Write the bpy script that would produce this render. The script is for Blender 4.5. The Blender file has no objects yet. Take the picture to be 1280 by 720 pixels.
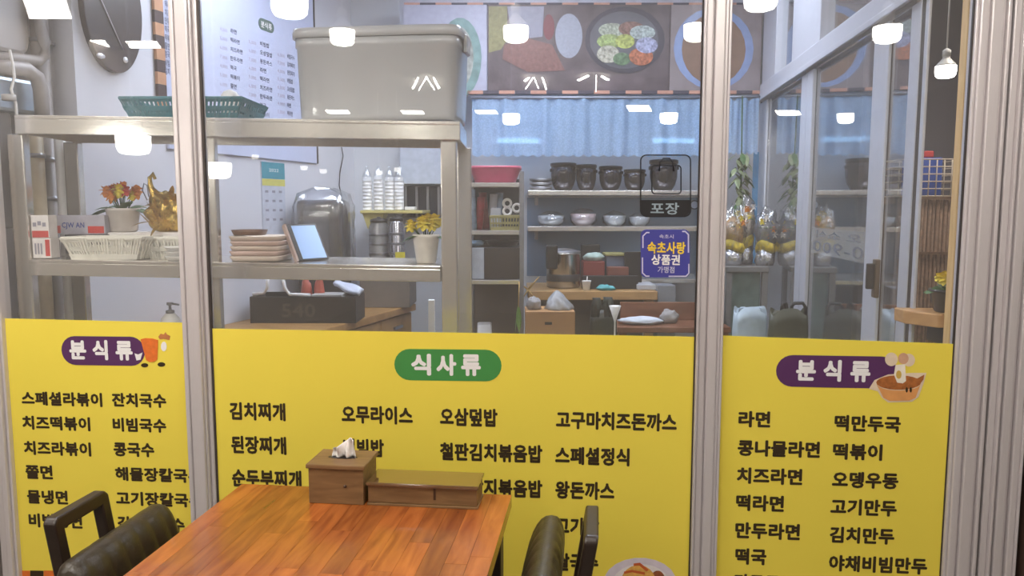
import bpy, bmesh, math, random
from mathutils import Vector, Matrix, noise
random.seed(7)
sc = bpy.context.scene
COL = sc.collection
PI = math.pi

# ------------------------------------------------------------------ camera
F = 960.0                       # focal length in pixels of the 1280x720 frame
PITCH = math.radians(5.95)
YAW = math.radians(6.4)
CAM = Vector((0.0, -2.3, 1.5))
cd = bpy.data.cameras.new('camera'); cam = bpy.data.objects.new('camera', cd); COL.objects.link(cam)
cd.sensor_fit = 'HORIZONTAL'; cd.sensor_width = 36.0; cd.lens = F * 36.0 / 1280.0
cd.clip_start = 0.02
cam.location = CAM; cam.rotation_euler = (PI/2 - PITCH, 0, YAW)
sc.camera = cam
# ------------------------------------------------------------------ world and exposure
w = bpy.data.worlds.new('world'); sc.world = w; w.use_nodes = True
w.node_tree.nodes['Background'].inputs[0].default_value = (0.75, 0.82, 0.95, 1)
w.node_tree.nodes['Background'].inputs[1].default_value = 0.05
sc.view_settings.view_transform = 'Standard'
sc.view_settings.look = 'None'
sc.view_settings.gamma = 1.0
sc.view_settings.exposure = 0.1
sc.view_settings.use_curve_mapping = False
sc.cycles.transparent_max_bounces = 24
sc.cycles.max_bounces = 8
sc.cycles.sample_clamp_indirect = 6.0
sc.cycles.use_denoising = True
# strengths of the lamps (their builders are further down)
BULB = 30.0          # pendant bulbs in the dining room
PANEL = 31.0         # square ceiling panels in the dining room
KITCHEN = 25.0       # ceiling panels in the kitchen
TUBE = 5.0           # bluish tubes behind the lace valance

# ------------------------------------------------------------------ frames: pixel -> place
def ray(px, py):
    a = (px-640)/F; b = (360-py)/F
    u, v, z = a, math.cos(PITCH)+b*math.sin(PITCH), -math.sin(PITCH)+b*math.cos(PITCH)
    return Vector((u*math.cos(YAW)-v*math.sin(YAW), u*math.sin(YAW)+v*math.cos(YAW), z))
class Frame:
    """local x to the right, y away from the viewer, z up"""
    def __init__(s, ox, oy, ang):
        s.o = Vector((ox, oy, 0)); s.ang = ang
        s.ex = Vector((math.cos(ang), math.sin(ang), 0)); s.ey = Vector((-math.sin(ang), math.cos(ang), 0))
    def loc(s, p):
        d = p - s.o; return Vector((d.dot(s.ex), d.dot(s.ey), p.z))
    def world(s, p):
        return s.o + s.ex*p[0] + s.ey*p[1] + Vector((0, 0, p[2]))
    def at(s, px, py, v):
        d = ray(px, py); c = s.loc(CAM)
        t = (v - c.y)/d.dot(s.ey)
        return s.loc(CAM + d*t)
    def atz(s, px, py, z):
        d = ray(px, py); return s.loc(CAM + d*((z-CAM.z)/d.z))
G = Frame(0, 0, 0)                                   # glass partition is y = 0
K = Frame(CAM.x, CAM.y, YAW)                         # kitchen, y measured from below the camera
LW_ANG = math.atan2(0.966, 0.19)
L = Frame(-2.12, 0, LW_ANG)                          # left kitchen wall is y = 0
S = Frame(1.0, 0, -PI/2)                             # sliding windows on the right are y = 0 (x = -Y)
BACK = 5.1                                           # kitchen back wall in frame K

# ------------------------------------------------------------------ materials
def lin(c):
    return tuple(((x/255.0)/12.92 if x/255.0 <= 0.04045 else ((x/255.0+0.055)/1.055)**2.4) for x in c)
MATS = {}
def M(name, c, rough=0.5, metal=0.0, var=0.08, scale=30.0, bump=0.0, bscale=120.0, rand=0.0, spec=0.5, coat=0.0, trans=0.0, alpha=1.0, stretch=None):
    if name in MATS: return MATS[name]
    m = bpy.data.materials.new(name); m.use_nodes = True; MATS[name] = m
    nt = m.node_tree; N = nt.nodes; P = N['Principled BSDF']
    P.inputs['Roughness'].default_value = rough; P.inputs['Metallic'].default_value = metal
    P.inputs['Specular IOR Level'].default_value = spec
    P.inputs['Coat Weight'].default_value = coat
    P.inputs['Transmission Weight'].default_value = trans
    P.inputs['Alpha'].default_value = alpha
    tc = N.new('ShaderNodeTexCoord'); mp = N.new('ShaderNodeMapping'); nz = N.new('ShaderNodeTexNoise')
    nt.links.new(tc.outputs['Object'], mp.inputs[0]); nt.links.new(mp.outputs[0], nz.inputs['Vector'])
    if stretch: mp.inputs['Scale'].default_value = stretch
    nz.inputs['Scale'].default_value = scale; nz.inputs['Detail'].default_value = 4
    rp = N.new('ShaderNodeValToRGB'); nt.links.new(nz.outputs['Fac'], rp.inputs[0])
    l = lin(c)
    rp.color_ramp.elements[0].position = 0.3; rp.color_ramp.elements[1].position = 0.7
    rp.color_ramp.elements[0].color = tuple(x*(1-var) for x in l)+(1,)
    rp.color_ramp.elements[1].color = tuple(min(1, x*(1+var)) for x in l)+(1,)
    out = rp.outputs[0]
    if rand > 0:
        oi = N.new('ShaderNodeObjectInfo'); hs = N.new('ShaderNodeHueSaturation'); ma = N.new('ShaderNodeMapRange')
        ma.inputs['To Min'].default_value = 1-rand; ma.inputs['To Max'].default_value = 1+rand
        nt.links.new(oi.outputs['Random'], ma.inputs['Value']); nt.links.new(ma.outputs[0], hs.inputs['Value'])
        nt.links.new(out, hs.inputs['Color']); out = hs.outputs[0]
    nt.links.new(out, P.inputs['Base Color'])
    if bump > 0:
        n2 = N.new('ShaderNodeTexNoise'); n2.inputs['Scale'].default_value = bscale; n2.inputs['Detail'].default_value = 3
        nt.links.new(mp.outputs[0], n2.inputs['Vector'])
        b = N.new('ShaderNodeBump'); b.inputs['Strength'].default_value = bump; b.inputs['Distance'].default_value = 0.01
        nt.links.new(n2.outputs['Fac'], b.inputs['Height']); nt.links.new(b.outputs[0], P.inputs['Normal'])
    return m
def EM(name, c, s):
    if name in MATS: return MATS[name]
    m = bpy.data.materials.new(name); m.use_nodes = True; MATS[name] = m
    P = m.node_tree.nodes['Principled BSDF']
    P.inputs['Base Color'].default_value = lin(c)+(1,)
    P.inputs['Emission Color'].default_value = lin(c)+(1,); P.inputs['Emission Strength'].default_value = s
    return m
def GLASS(name, tint, base=0.05, graze=0.75, rough=0.0, haze=0.0):
    m = bpy.data.materials.new(name); m.use_nodes = True; MATS[name] = m
    nt = m.node_tree; N = nt.nodes; N.remove(N['Principled BSDF']); out = N['Material Output']
    tr = N.new('ShaderNodeBsdfTransparent'); tr.inputs[0].default_value = tint+(1,)
    gl = N.new('ShaderNodeBsdfGlossy'); gl.inputs['Roughness'].default_value = rough
    gl.inputs['Color'].default_value = (1, 1, 1, 1)
    lw = N.new('ShaderNodeLayerWeight'); lw.inputs['Blend'].default_value = 0.5
    pw = N.new('ShaderNodeMath'); pw.operation = 'POWER'; pw.inputs[1].default_value = 4.0
    ml = N.new('ShaderNodeMath'); ml.operation = 'MULTIPLY_ADD'; ml.inputs[1].default_value = graze; ml.inputs[2].default_value = base
    mx = N.new('ShaderNodeMixShader')
    nt.links.new(lw.outputs['Facing'], pw.inputs[0]); nt.links.new(pw.outputs[0], ml.inputs[0]); nt.links.new(ml.outputs[0], mx.inputs[0])
    nt.links.new(tr.outputs[0], mx.inputs[1]); nt.links.new(gl.outputs[0], mx.inputs[2]); nt.links.new(mx.outputs[0], out.inputs[0])
    if haze > 0:      # uneven pale veil mixed into the colour to imitate reflection haze
        df = N.new('ShaderNodeBsdfDiffuse'); df.inputs[0].default_value = (0.8, 0.78, 0.77, 1); m3 = N.new('ShaderNodeMixShader')
        nz = N.new('ShaderNodeTexNoise'); nz.inputs['Scale'].default_value = 2.5; nz.inputs['Detail'].default_value = 5; tc = N.new('ShaderNodeTexCoord')
        mr = N.new('ShaderNodeMapRange'); mr.inputs['From Min'].default_value = 0.3; mr.inputs['From Max'].default_value = 0.7; mr.inputs['To Min'].default_value = haze*0.6; mr.inputs['To Max'].default_value = haze*1.4
        nt.links.new(tc.outputs['Object'], nz.inputs['Vector']); nt.links.new(nz.outputs['Fac'], mr.inputs[0]); nt.links.new(mr.outputs[0], m3.inputs[0])
        nt.links.new(mx.outputs[0], m3.inputs[1]); nt.links.new(df.outputs[0], m3.inputs[2]); nt.links.new(m3.outputs[0], out.inputs[0])
    return m
def WOOD(name, c1, c2, rough=0.35, scale=8.0, stretch=(1, 1, 1), rand=0.0, coat=0.0, hue=0.0):
    m = M(name, c1, rough=rough, rand=rand, coat=coat)
    nt = m.node_tree; N = nt.nodes
    nz = [n for n in N if n.type == 'TEX_NOISE'][0]; mp = [n for n in N if n.type == 'MAPPING'][0]
    rp = [n for n in N if n.type == 'VALTORGB'][0]
    mp.inputs['Scale'].default_value = stretch; nz.inputs['Scale'].default_value = scale; nz.inputs['Detail'].default_value = 6
    nz.inputs['Distortion'].default_value = 0.6
    rp.color_ramp.elements[0].color = lin(c1)+(1,); rp.color_ramp.elements[1].color = lin(c2)+(1,)
    if rand > 0:   # each block starts elsewhere in the grain
        oi = [n for n in N if n.type == 'OBJECT_INFO'][0]; va = N.new('ShaderNodeVectorMath'); va.operation = 'MULTIPLY_ADD'
        cx = N.new('ShaderNodeCombineXYZ')
        for k in range(3): nt.links.new(oi.outputs['Random'], cx.inputs[k])
        va.inputs[1].default_value = (37, 53, 71)
        tc = [n for n in N if n.type == 'TEX_COORD'][0]
        nt.links.new(cx.outputs[0], va.inputs[0]); nt.links.new(tc.outputs['Object'], va.inputs[2]); nt.links.new(va.outputs[0], mp.inputs[0])
    return m

# ------------------------------------------------------------------ mesh collector
class MB:
    def __init__(s): s.v = []; s.f = []; s.s = []
    def add(s, vs, fs, smooth=False):
        o = len(s.v); s.v += [Vector(p) for p in vs]
        for f in fs: s.f.append([i+o for i in f]); s.s.append(smooth)
        return s
    def box(s, x0, x1, y0, y1, z0, z1):
        x0, x1 = min(x0, x1), max(x0, x1); y0, y1 = min(y0, y1), max(y0, y1); z0, z1 = min(z0, z1), max(z0, z1)
        vs = [(x0,y0,z0),(x1,y0,z0),(x1,y1,z0),(x0,y1,z0),(x0,y0,z1),(x1,y0,z1),(x1,y1,z1),(x0,y1,z1)]
        return s.add(vs, [(0,3,2,1),(4,5,6,7),(0,1,5,4),(1,2,6,5),(2,3,7,6),(3,0,4,7)])
    def loft(s, rings, cap0=True, cap1=True, smooth=True):
        n = len(rings[0]); vs = [p for r in rings for p in r]; fs = []
        for i in range(len(rings)-1):
            for j in range(n):
                k = (j+1) % n
                fs.append((i*n+j, i*n+k, (i+1)*n+k, (i+1)*n+j))
        s.add(vs, fs, smooth)
        o = len(s.v)-len(vs)
        if cap0: s.f.append([o+j for j in reversed(range(n))]); s.s.append(False)
        if cap1: s.f.append([o+(len(rings)-1)*n+j for j in range(n)]); s.s.append(False)
        return s
    def lathe(s, c, prof, n=20, sx=1.0, sy=1.0, cap0=True, cap1=True):
        return s.loft([[(c[0]+r*sx*math.cos(2*PI*j/n), c[1]+r*sy*math.sin(2*PI*j/n), c[2]+z) for j in range(n)] for r, z in prof], cap0, cap1)
    def tube(s, pts, r, n=8):
        pts = [Vector(p) for p in pts]; rings = []
        rs = r if isinstance(r, (list, tuple)) else [r]*len(pts)
        up = Vector((0.31, 0.2, 0.93))
        for i, p in enumerate(pts):
            t = (pts[min(i+1, len(pts)-1)]-pts[max(i-1, 0)]).normalized()
            a = t.cross(up)
            if a.length < 1e-3: a = t.cross(Vector((1, 0, 0)))
            a.normalize(); b = a.cross(t).normalized() * -1
            rings.append([p+(a*math.cos(2*PI*j/n)+b*math.sin(2*PI*j/n))*rs[i] for j in range(n)])
        return s.loft(rings)
    def prism(s, poly, y0, y1):           # polygon in x,z extruded along y
        n = len(poly)
        vs = [(x, y0, z) for x, z in poly]+[(x, y1, z) for x, z in poly]
        fs = [tuple(range(n)), tuple(reversed(range(n, 2*n)))]+[(j, n+j, n+(j+1) % n, (j+1) % n) for j in range(n)]
        return s.add(vs, fs)
    def prismz(s, poly, z0, z1):
        n = len(poly)
        vs = [(x, y, z0) for x, y in poly]+[(x, y, z1) for x, y in poly]
        fs = [tuple(reversed(range(n))), tuple(range(n, 2*n))]+[(j, (j+1) % n, n+(j+1) % n, n+j) for j in range(n)]
        return s.add(vs, fs)
    def blob(s, c, rx, ry, rz, amp=0.0, freq=3.0, nu=18, nv=12, seed=0.0, zmin=None):
        rings = []
        for i in range(nv+1):
            th = PI*(i/nv); th = min(max(th, 0.02), PI-0.02); row = []
            for j in range(nu):
                ph = 2*PI*j/nu
                d = Vector((math.sin(th)*math.cos(ph), math.sin(th)*math.sin(ph), -math.cos(th)))
                k = 1+amp*noise.noise(d*freq+Vector((seed, seed*1.7, seed*0.3)))
                p = [c[0]+d.x*rx*k, c[1]+d.y*ry*k, c[2]+d.z*rz*k]
                if zmin is not None: p[2] = max(p[2], zmin)
                row.append(p)
            rings.append(row)
        return s.loft(rings)
    def grid(s, fn, nu, nv, smooth=True):
        vs = [fn(i/nu, j/nv) for j in range(nv+1) for i in range(nu+1)]
        fs = [(j*(nu+1)+i, j*(nu+1)+i+1, (j+1)*(nu+1)+i+1, (j+1)*(nu+1)+i) for j in range(nv) for i in range(nu)]
        return s.add(vs, fs, smooth)
    def text(s, body, x0, x1, z0, z1, y, slope=0.0, bold=0.02):
        vs, fs = glyphs(body)
        a0 = min(p[0] for p in vs)-bold; a1 = max(p[0] for p in vs)+bold; b0 = min(p[1] for p in vs)-bold; b1 = max(p[1] for p in vs)+bold
        shifts = [(0, 0)]+([(bold*math.cos(k*PI/4), bold*math.sin(k*PI/4)) for k in range(8)] if bold > 0 else [])
        for n_, (da, db) in enumerate(shifts):
            out = []
            for a, b in vs:
                fx = (a+da-a0)/(a1-a0)
                x = x0+(x1-x0)*fx; z = z0+(z1-z0)*(b+db-b0)/(b1-b0)+slope*(x-x0)
                out.append((x, y-0.00002*n_, z))
            s.add(out, fs)
        return s
_gc = {}
TS = bpy.data.scenes.new('lettering')
def glyphs(body):
    if body not in _gc:
        c = bpy.data.curves.new('lettering', 'FONT'); c.body = body; c.resolution_u = 2; c.space_character = 1.04
        o = bpy.data.objects.new('lettering', c); TS.collection.objects.link(o)
        TS.view_layers[0].update()
        me = o.evaluated_get(TS.view_layers[0].depsgraph).to_mesh()
        _gc[body] = ([(p.co.x, p.co.y) for p in me.vertices], [tuple(p.vertices) for p in me.polygons])
        bpy.data.objects.remove(o); bpy.data.curves.remove(c)
    return _gc[body]
def mesh_of(name, mb, mat, base):
    me = bpy.data.meshes.new(name)
    me.from_pydata([p-base for p in mb.v], [], mb.f); me.update()
    me.polygons.foreach_set('use_smooth', mb.s)
    bm = bmesh.new(); bm.from_mesh(me); bmesh.ops.recalc_face_normals(bm, faces=bm.faces) if not getattr(mb, 'flat', False) else None
    bm.to_mesh(me); bm.free()
    me.materials.append(mat)
    return me
def bevel_mod(o, w, seg=2):
    b = o.modifiers.new('bevel', 'BEVEL'); b.width = w; b.segments = seg; b.limit_method = 'ANGLE'
class Thing:
    def __init__(s, name, label=None, cat=None, frame=G, base=(0, 0, 0), group=None, kind=None, mb=None, mat=None, bevel=0):
        s.fr = frame; s.base = Vector(base)
        if mb is None:
            s.o = bpy.data.objects.new(name, None); s.o.empty_display_size = 0.05
        else:
            s.o = bpy.data.objects.new(name, mesh_of(name, mb, mat, s.base))
            if bevel: bevel_mod(s.o, bevel)
        COL.objects.link(s.o)
        s.o.location = frame.world(s.base); s.o.rotation_euler = (0, 0, frame.ang)
        if label: s.o['label'] = label
        if cat: s.o['category'] = cat
        if group: s.o['group'] = group
        if kind: s.o['kind'] = kind
    def part(s, name, mb, mat, bevel=0, parent=None, label=None, kind=None):
        o = bpy.data.objects.new(name, mesh_of(name, mb, mat, s.base)); COL.objects.link(o)
        o.parent = parent or s.o
        if bevel: bevel_mod(o, bevel)
        if label: o['label'] = label
        if kind: o['kind'] = kind
        return o
def solo(name, label, cat, mb, mat, frame=K, group=None, bevel=0, kind=None):
    xs = [p.x for p in mb.v]; ys = [p.y for p in mb.v]; zs = [p.z for p in mb.v]
    base = ((min(xs)+max(xs))/2, (min(ys)+max(ys))/2, min(zs))
    return Thing(name, label, cat, frame, base, group, kind, mb, mat, bevel)
def struct(name, mb, mat, frame=G, label=None, bevel=0):
    t = solo(name, label, None, mb, mat, frame, None, bevel, 'structure'); return t
def rrect(x0, x1, z0, z1, r, n=6):
    r = min(r, (x1-x0)/2-1e-5, (z1-z0)/2-1e-5); pts = []
    for cx, cz, a in ((x1-r, z0+r, -90), (x1-r, z1-r, 0), (x0+r, z1-r, 90), (x0+r, z0+r, 180)):
        for k in range(n+1):
            t = math.radians(a+90*k/n); pts.append((cx+r*math.cos(t), cz+r*math.sin(t)))
    return pts
def ellipse(cx, cz, rx, rz, n=28):
    return [(cx+rx*math.cos(2*PI*k/n), cz+rz*math.sin(2*PI*k/n)) for k in range(n)]

# ------------------------------------------------------------------ palette
ALU = M('anodised aluminium', (208, 202, 203), 0.34, 0.25, 0.03, 60, stretch=(20, 20, 0.6))
ALU_W = M('white window aluminium', (196, 198, 208), 0.4, 0.15, 0.03)
GASK = M('dark gasket rubber', (58, 50, 46), 0.6)
FGLASS = GLASS('partition glass', (0.97, 0.98, 0.98), 0.05, 0.5, 0.0, 0.035)
SGLASS = GLASS('sliding window glass', (0.9, 0.92, 0.94), 0.12, 1.2, 0.0, 0.03)
YEL = M('yellow vinyl film', (238, 217, 84), 0.55, var=0.015, scale=3, spec=0.25)
INK = M('brown black print', (52, 38, 14), 0.6)
PUR = M('purple print', (86, 44, 92), 0.6, var=0.02)
GRN = M('green print', (66, 142, 70), 0.6, var=0.02)
WHT = M('white print', (238, 236, 236), 0.6, var=0.01)
STEEL = M('brushed stainless steel', (226, 221, 214), 0.2, 0.75, 0.05, 40, stretch=(1, 14, 14))
STEELD = M('dull steel', (150, 150, 155), 0.35, 0.8, 0.08)
WALLW = M('white painted wall', (214, 214, 222), 0.8, var=0.03, scale=2, bump=0.05)
WHITEP = M('white plastic', (232, 230, 228), 0.4, var=0.02)
BLACKP = M('black plastic', (34, 33, 34), 0.4)

# ------------------------------------------------------------------ the setting: room shell
Zc = 2.95
mb = MB().box(-3.6, 3.4, -8.5, 3.6, -0.1, 0); struct('floor', mb, M('grey floor tile', (126, 118, 110), 0.4, var=0.1, scale=4), label='grey tiled floor of the eatery')
mb = MB().box(-3.6, 3.4, -8.5, -0.06, 2.7, 2.8); struct('ceiling', mb, M('off white dining ceiling', (196, 190, 182), 0.9), label='off white ceiling over the dining area')
mb = MB().box(-2.6, 3.4, -0.06, 3.6, Zc, Zc+0.1); struct('ceiling', mb, WALLW, label='white ceiling over the kitchen')
DW = M('warm grey dining wall', (178, 168, 160), 0.85, var=0.05, scale=2)
struct('wall_dining_back', MB().box(-3.6, 3.4, -8.6, -8.5, 0, 2.7), DW, label='far wall of the dining area')
struct('wall_dining_left', MB().box(-3.7, -3.6, -8.5, 0.0, 0, 2.7), DW, label='left wall of the dining area')
struct('wall_dining_right', MB().box(3.4, 3.5, -8.5, 3.6, 0, 2.9), DW, label='right wall of the dining area')
le = L.loc(K.world(K.at(443, 260, BACK))).x
struct('wall_left', MB().box(0.54, le+0.05, 0.0, 0.1, 0, Zc), WALLW, L, 'white painted left kitchen wall')
struct('wall_left_return', MB().box(0.54, 0.64, 0.101, 0.36, 0, Zc), WALLW, L, 'return of the left wall beside the pipe recess')
struct('wall_left_recess', MB().box(-0.12, 0.64, 0.361, 0.46, 0, Zc), WALLW, L, 'back of the pipe recess in the left wall')
kl = K.at(425, 260, BACK).x
struct('wall_back', MB().box(kl, 1.62, BACK, BACK+0.1, 0, Zc), M('pale grey kitchen wall', (206, 208, 214), 0.7, var=0.03, scale=2), K, 'pale kitchen back wall behind the shelves')
HALL = M('dark grey hall wall', (128, 122, 128), 0.7, var=0.05, scale=2)
struct('wall_right', MB().box(1.72, 3.4, 3.0, 3.1, 0, Zc), HALL, G, 'dark grey wall beyond the sliding windows')
struct('wall_front_right', MB().box(1.215, 3.4, -0.06, 0.04, 0, Zc), M('dark brown timber', (64, 46, 36), 0.6, var=0.2, scale=6, stretch=(8, 8, 1)), G, 'dark brown timber wall beside the glazed partition')
struct('wall_front_left', MB().box(-3.6, -2.02, -0.06, 0.04, 0, Zc), DW, G, 'plain wall left of the glazed partition')
struct('wall_front_top', MB().box(-2.02, 1.215, -0.06, 0.06, 2.5, Zc), DW, G, 'wall above the glazed partition')

# ------------------------------------------------------------------ glazed partition
def gx(px, py=400, y=0.0): return G.at(px, py, y).x
ZT = 2.5
def stile(name, strips, kindlabel, parent=None):
    """vertical aluminium section: strips of (left px, right px, how far it stands proud)"""
    t = None
    root = Thing(name, kindlabel, None, G, (gx(strips[0][0]), 0, 0), None, 'structure')
    for a, b, p, m in strips:
        bm_ = MB().box(gx(a), gx(b), -p, 0.0055 if m is GASK else 0.03, 0.0, ZT)
        root.part('gasket' if m is GASK else 'profile_rib', bm_, m, bevel=0.0 if m is GASK else min(0.004, (gx(b)-gx(a))*0.3))
    return root
stile('trim_1', [(-14, -4, 0.02, ALU), (-4, 3, 0.03, ALU), (3, 6.5, 0.018, ALU)], 'aluminium stile at the left edge of the partition')
stile('trim_2', [(231.5, 237.2, 0.022, ALU), (237.2, 239, 0.014, ALU), (239, 254.5, 0.026, ALU), (254.5, 257, 0.018, ALU), (257, 262.5, 0.008, ALU), (262.5, 265, 0.004, GASK)], 'aluminium stile between left and middle pane')
stile('trim_3', [(868.3, 870, 0.004, GASK), (870, 873, 0.022, ALU), (873, 882, 0.014, ALU), (882, 883.5, 0.008, ALU), (883.5, 896, 0.02, ALU), (896, 900, 0.015, ALU), (900, 903.2, 0.02, ALU)], 'aluminium stile between middle and right pane')
stile('trim_4', [(1193, 1194.5, 0.004, GASK), (1194.5, 1199, 0.014, ALU), (1199, 1209, 0.02, ALU), (1209, 1211, 0.012, ALU), (1211, 1226, 0.026, ALU), (1226, 1229, 0.016, ALU), (1229, 1234, 0.03, ALU), (1234, 1238, 0.006, GASK), (1238, 1247, 0.024, ALU), (1247, 1250, 0.036, ALU), (1250, 1254, 0.022, ALU), (1254, 1266, 0.032, ALU), (1266, 1270, 0.02, ALU), (1270, 1279, 0.034, ALU), (1279, 1282, 0.04, ALU)], 'wide ribbed aluminium jamb at the right end of the partition')
for k, (a, b) in enumerate(((5, 232.5), (263, 869), (902, 1194))):
    t = Thing('window_%d' % (k+1), ['left glass pane of the partition', 'wide middle glass pane of the partition', 'right glass pane of the partition'][k], None, G, (gx(a), 0, 0), None, 'structure')
    t.part('glass_pane', MB().box(gx(a), gx(b), 0.006, 0.011, 0.05, ZT), FGLASS)
    t.part('bottom_rail', MB().box(gx(a), gx(b), -0.012, 0.02, 0.0, 0.05), ALU)
    t.part('top_rail', MB().box(gx(a), gx(b), -0.012, 0.02, ZT-0.05, ZT), ALU)

# ------------------------------------------------------------------ yellow menu banners on the glass
FY = -0.001
def p2(px, py, y=FY): q = G.at(px, py, y); return (q.x, q.z)
def banner(label, tl, tr, zb=0.08):
    a = p2(*tl); b = p2(*tr)
    poly = [(a[0], zb), (b[0], zb), b, a]
    root = Thing('menu_banner', label, 'menu banner', G, (a[0], FY, zb), 'yellow menu films on the partition')
    root.part('vinyl_film', MB().prism(poly, FY, FY+0.0015), YEL)
    return root
def line(root, body, xl, xr, yc, h=19.0, mat=INK, name='menu_text', y=FY-0.0006, bold=0.044, slope=None):
    sl = 0.020+0.00006*(yc-415) if slope is None else slope
    A = p2(xl, yc); B = p2(xr, yc+sl*(xr-xl)); hh = p2(xl, yc-h/2)[1]-p2(xl, yc+h/2)[1]
    m = MB(); m.flat = True
    m.text(body, A[0], B[0], A[1]-hh/2, A[1]+hh/2, y, (B[1]-A[1])/(B[0]-A[0]), bold)
    return root.part(name, m, mat)
def pill(root, xl, xr, yt, yb, mat, sl=0.02):
    A = p2(xl, (yt+yb)/2); B = p2(xr, (yt+yb)/2+sl*(xr-xl)); h = p2(xl, yt)[1]-p2(xl, yb)[1]
    pts = rrect(A[0], B[0], A[1]-h/2, A[1]+h/2, h/2)
    k = (B[1]-A[1])/(B[0]-A[0])
    return root.part('heading_plate', MB().prism([(x, z+k*(x-A[0])) for x, z in pts], FY-0.0008, FY), mat)
def flat(root, name, pts, mat, lift=0.0012, label=None, parent=None):
    return root.part(name, MB().prism([p2(*q) for q in pts], FY-lift, FY-lift+0.0004), mat, label=label, parent=parent)
def pe(cx, cy, rx, ry, n=22, a0=0, a1=360):
    return [(cx+rx*math.cos(math.radians(a0+(a1-a0)*k/n)), cy-ry*math.sin(math.radians(a0+(a1-a0)*k/n))) for k in range(n+(0 if a1-a0 == 360 else 1))]
HEADY = FY-0.0014
b1 = banner('yellow menu banner on the left pane with purple heading and red cup picture', (5, 398), (234, 403.5))
pill(b1, 77, 181, 420, 456, PUR, 0.012)
line(b1, '분 식 류', 87, 166, 437, 25, WHT, 'heading_text', HEADY, 0.045, 0.012)
for s_, xl, xr, yc in (('스페셜라볶이', 27, 128, 497.5), ('잔치국수', 140, 208, 499.5), ('치즈떡볶이', 28, 113, 528), ('비빔국수', 141, 208, 530.5), ('치즈라볶이', 30, 114, 559.5), ('콩국수', 142, 193, 561.5),
                       ('쫄면', 32, 66, 589.5), ('해물장칼국수', 144, 253, 592), ('물냉면', 34, 85, 620.5), ('고기장칼국수', 145, 254, 622.5), ('비빔냉면', 36, 103, 650), ('김치칼국수', 147, 231, 653.5)):
    line(b1, s_, xl, xr, yc, 17.5)
ORN = M('orange print', (226, 116, 44), 0.6, var=0.1, scale=60)
flat(b1, 'picture_hat', [(198, 421), (201, 417), (205, 418), (207, 415), (209, 418), (213, 420), (212, 425), (205, 423.5), (200, 424)], M('tan print', (190, 120, 70), 0.6))
flat(b1, 'picture_hand', pe(205, 433, 3.6, 6), WHT)
c_ = flat(b1, 'picture_cup', [(176, 424), (182, 422.5), (191, 423), (198, 425), (197, 449), (193, 452), (187, 452.5), (183, 450)], ORN, 0.0018)
flat(b1, 'picture_foot', pe(181, 456.5, 4.5, 2.6), INK); flat(b1, 'picture_foot', pe(202, 455.5, 4.8, 2.8), INK)
flat(b1, 'picture_glove', [(168.5, 441.5), (173, 443), (178.5, 440.5), (176, 449.5), (171, 450.5)], WHT, 0.0018)
for k in range(13):
    xk = 21+k*17.0
    flat(b1, 'border_block', [(xk, 713), (xk+16.6, 713.3), (xk+16.6, 726), (xk, 726)], ORN if k % 2 == 0 else INK)

b2 = banner('wide yellow menu banner on the middle pane with green heading', (263, 410.7), (870, 421))
pill(b2, 493, 627, 436, 475, GRN, 0.012)
for s_, xl, xr in (('식', 514, 539), ('사', 545.5, 570.5), ('류', 576.5, 601)): line(b2, s_, xl, xr, 455.5+0.012*(xl-514), 27, WHT, 'heading_text', HEADY, 0.045, 0.012)
for s_, xl, xr, yc in (('김치찌개', 287, 357, 513.5), ('된장찌개', 289, 358, 555.5), ('순두부찌개', 290, 377, 597), ('오무라이스', 427, 516, 517.5), ('비빔밥', 429, 480, 559), ('오삼덮밥', 550, 622, 520.5),
                       ('철판김치볶음밥', 550, 678, 564), ('철판낙지볶음밥', 550, 678, 607.5), ('고구마치즈돈까스', 695, 846, 524.5), ('스페셜정식', 694, 787, 569), ('왕돈까스', 694, 768, 612), ('고기밥', 694, 749, 657), ('쌀국수', 694, 748, 702)):
    line(b2, s_, xl, xr, yc, 22.5)
pl = flat(b2, 'picture_plate', pe(800, 729, 46, 32), M('pale lilac plate print', (214, 204, 214), 0.5), 0.0010)
flat(b2, 'picture_plate_well', pe(801, 730, 36, 25), M('white plate print', (228, 222, 222), 0.5), 0.0014)
flat(b2, 'picture_omelette', pe(798, 728, 22, 22), M('omelette print', (222, 172, 84), 0.5, var=0.15, scale=90), 0.0018)
flat(b2, 'picture_cutlet', pe(822, 724, 9, 11), M('brown cutlet print', (150, 84, 50), 0.5, var=0.2, scale=120), 0.0016)
for q in ([(780, 714), (790, 712), (806, 715), (806, 718), (790, 715), (780, 717)], [(792, 704), (800, 703), (811, 712), (808, 714), (799, 706.5), (792, 707)]):
    flat(b2, 'picture_sauce', q, M('red sauce print', (196, 92, 44), 0.4), 0.0022)

b3 = banner('yellow menu banner on the right pane with purple heading and noodle pot picture', (902, 419.5), (1194.5, 430))
pill(b3, 970, 1122, 443.5, 483, PUR, 0.018)
line(b3, '분 식 류', 995, 1088, 462.5, 27, WHT, 'heading_text', HEADY, 0.045, 0.018)
for s_, xl, xr, yc in (('라면', 923, 963, 523.5), ('콩나물라면', 922, 1025, 559.5), ('치즈라면', 921, 1003, 594), ('떡라면', 920, 980, 628), ('만두라면', 919, 1000, 662.5), ('떡국', 919, 958, 695), ('만두국', 918, 975, 727),
                       ('떡만두국', 1043, 1126, 528.5), ('떡볶이', 1041, 1103, 564), ('오뎅우동', 1040, 1123, 599), ('고기만두', 1038, 1121, 633), ('김치만두', 1037, 1118, 668), ('야채비빔만두', 1036, 1159, 703.5)):
    line(b3, s_, xl, xr, yc, 20.5)
CRM = M('cream print', (226, 206, 180), 0.6); POT = M('pot orange print', (222, 156, 92), 0.6); POTD = M('pot brown print', (168, 100, 48), 0.6, var=0.25, scale=90)
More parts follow.
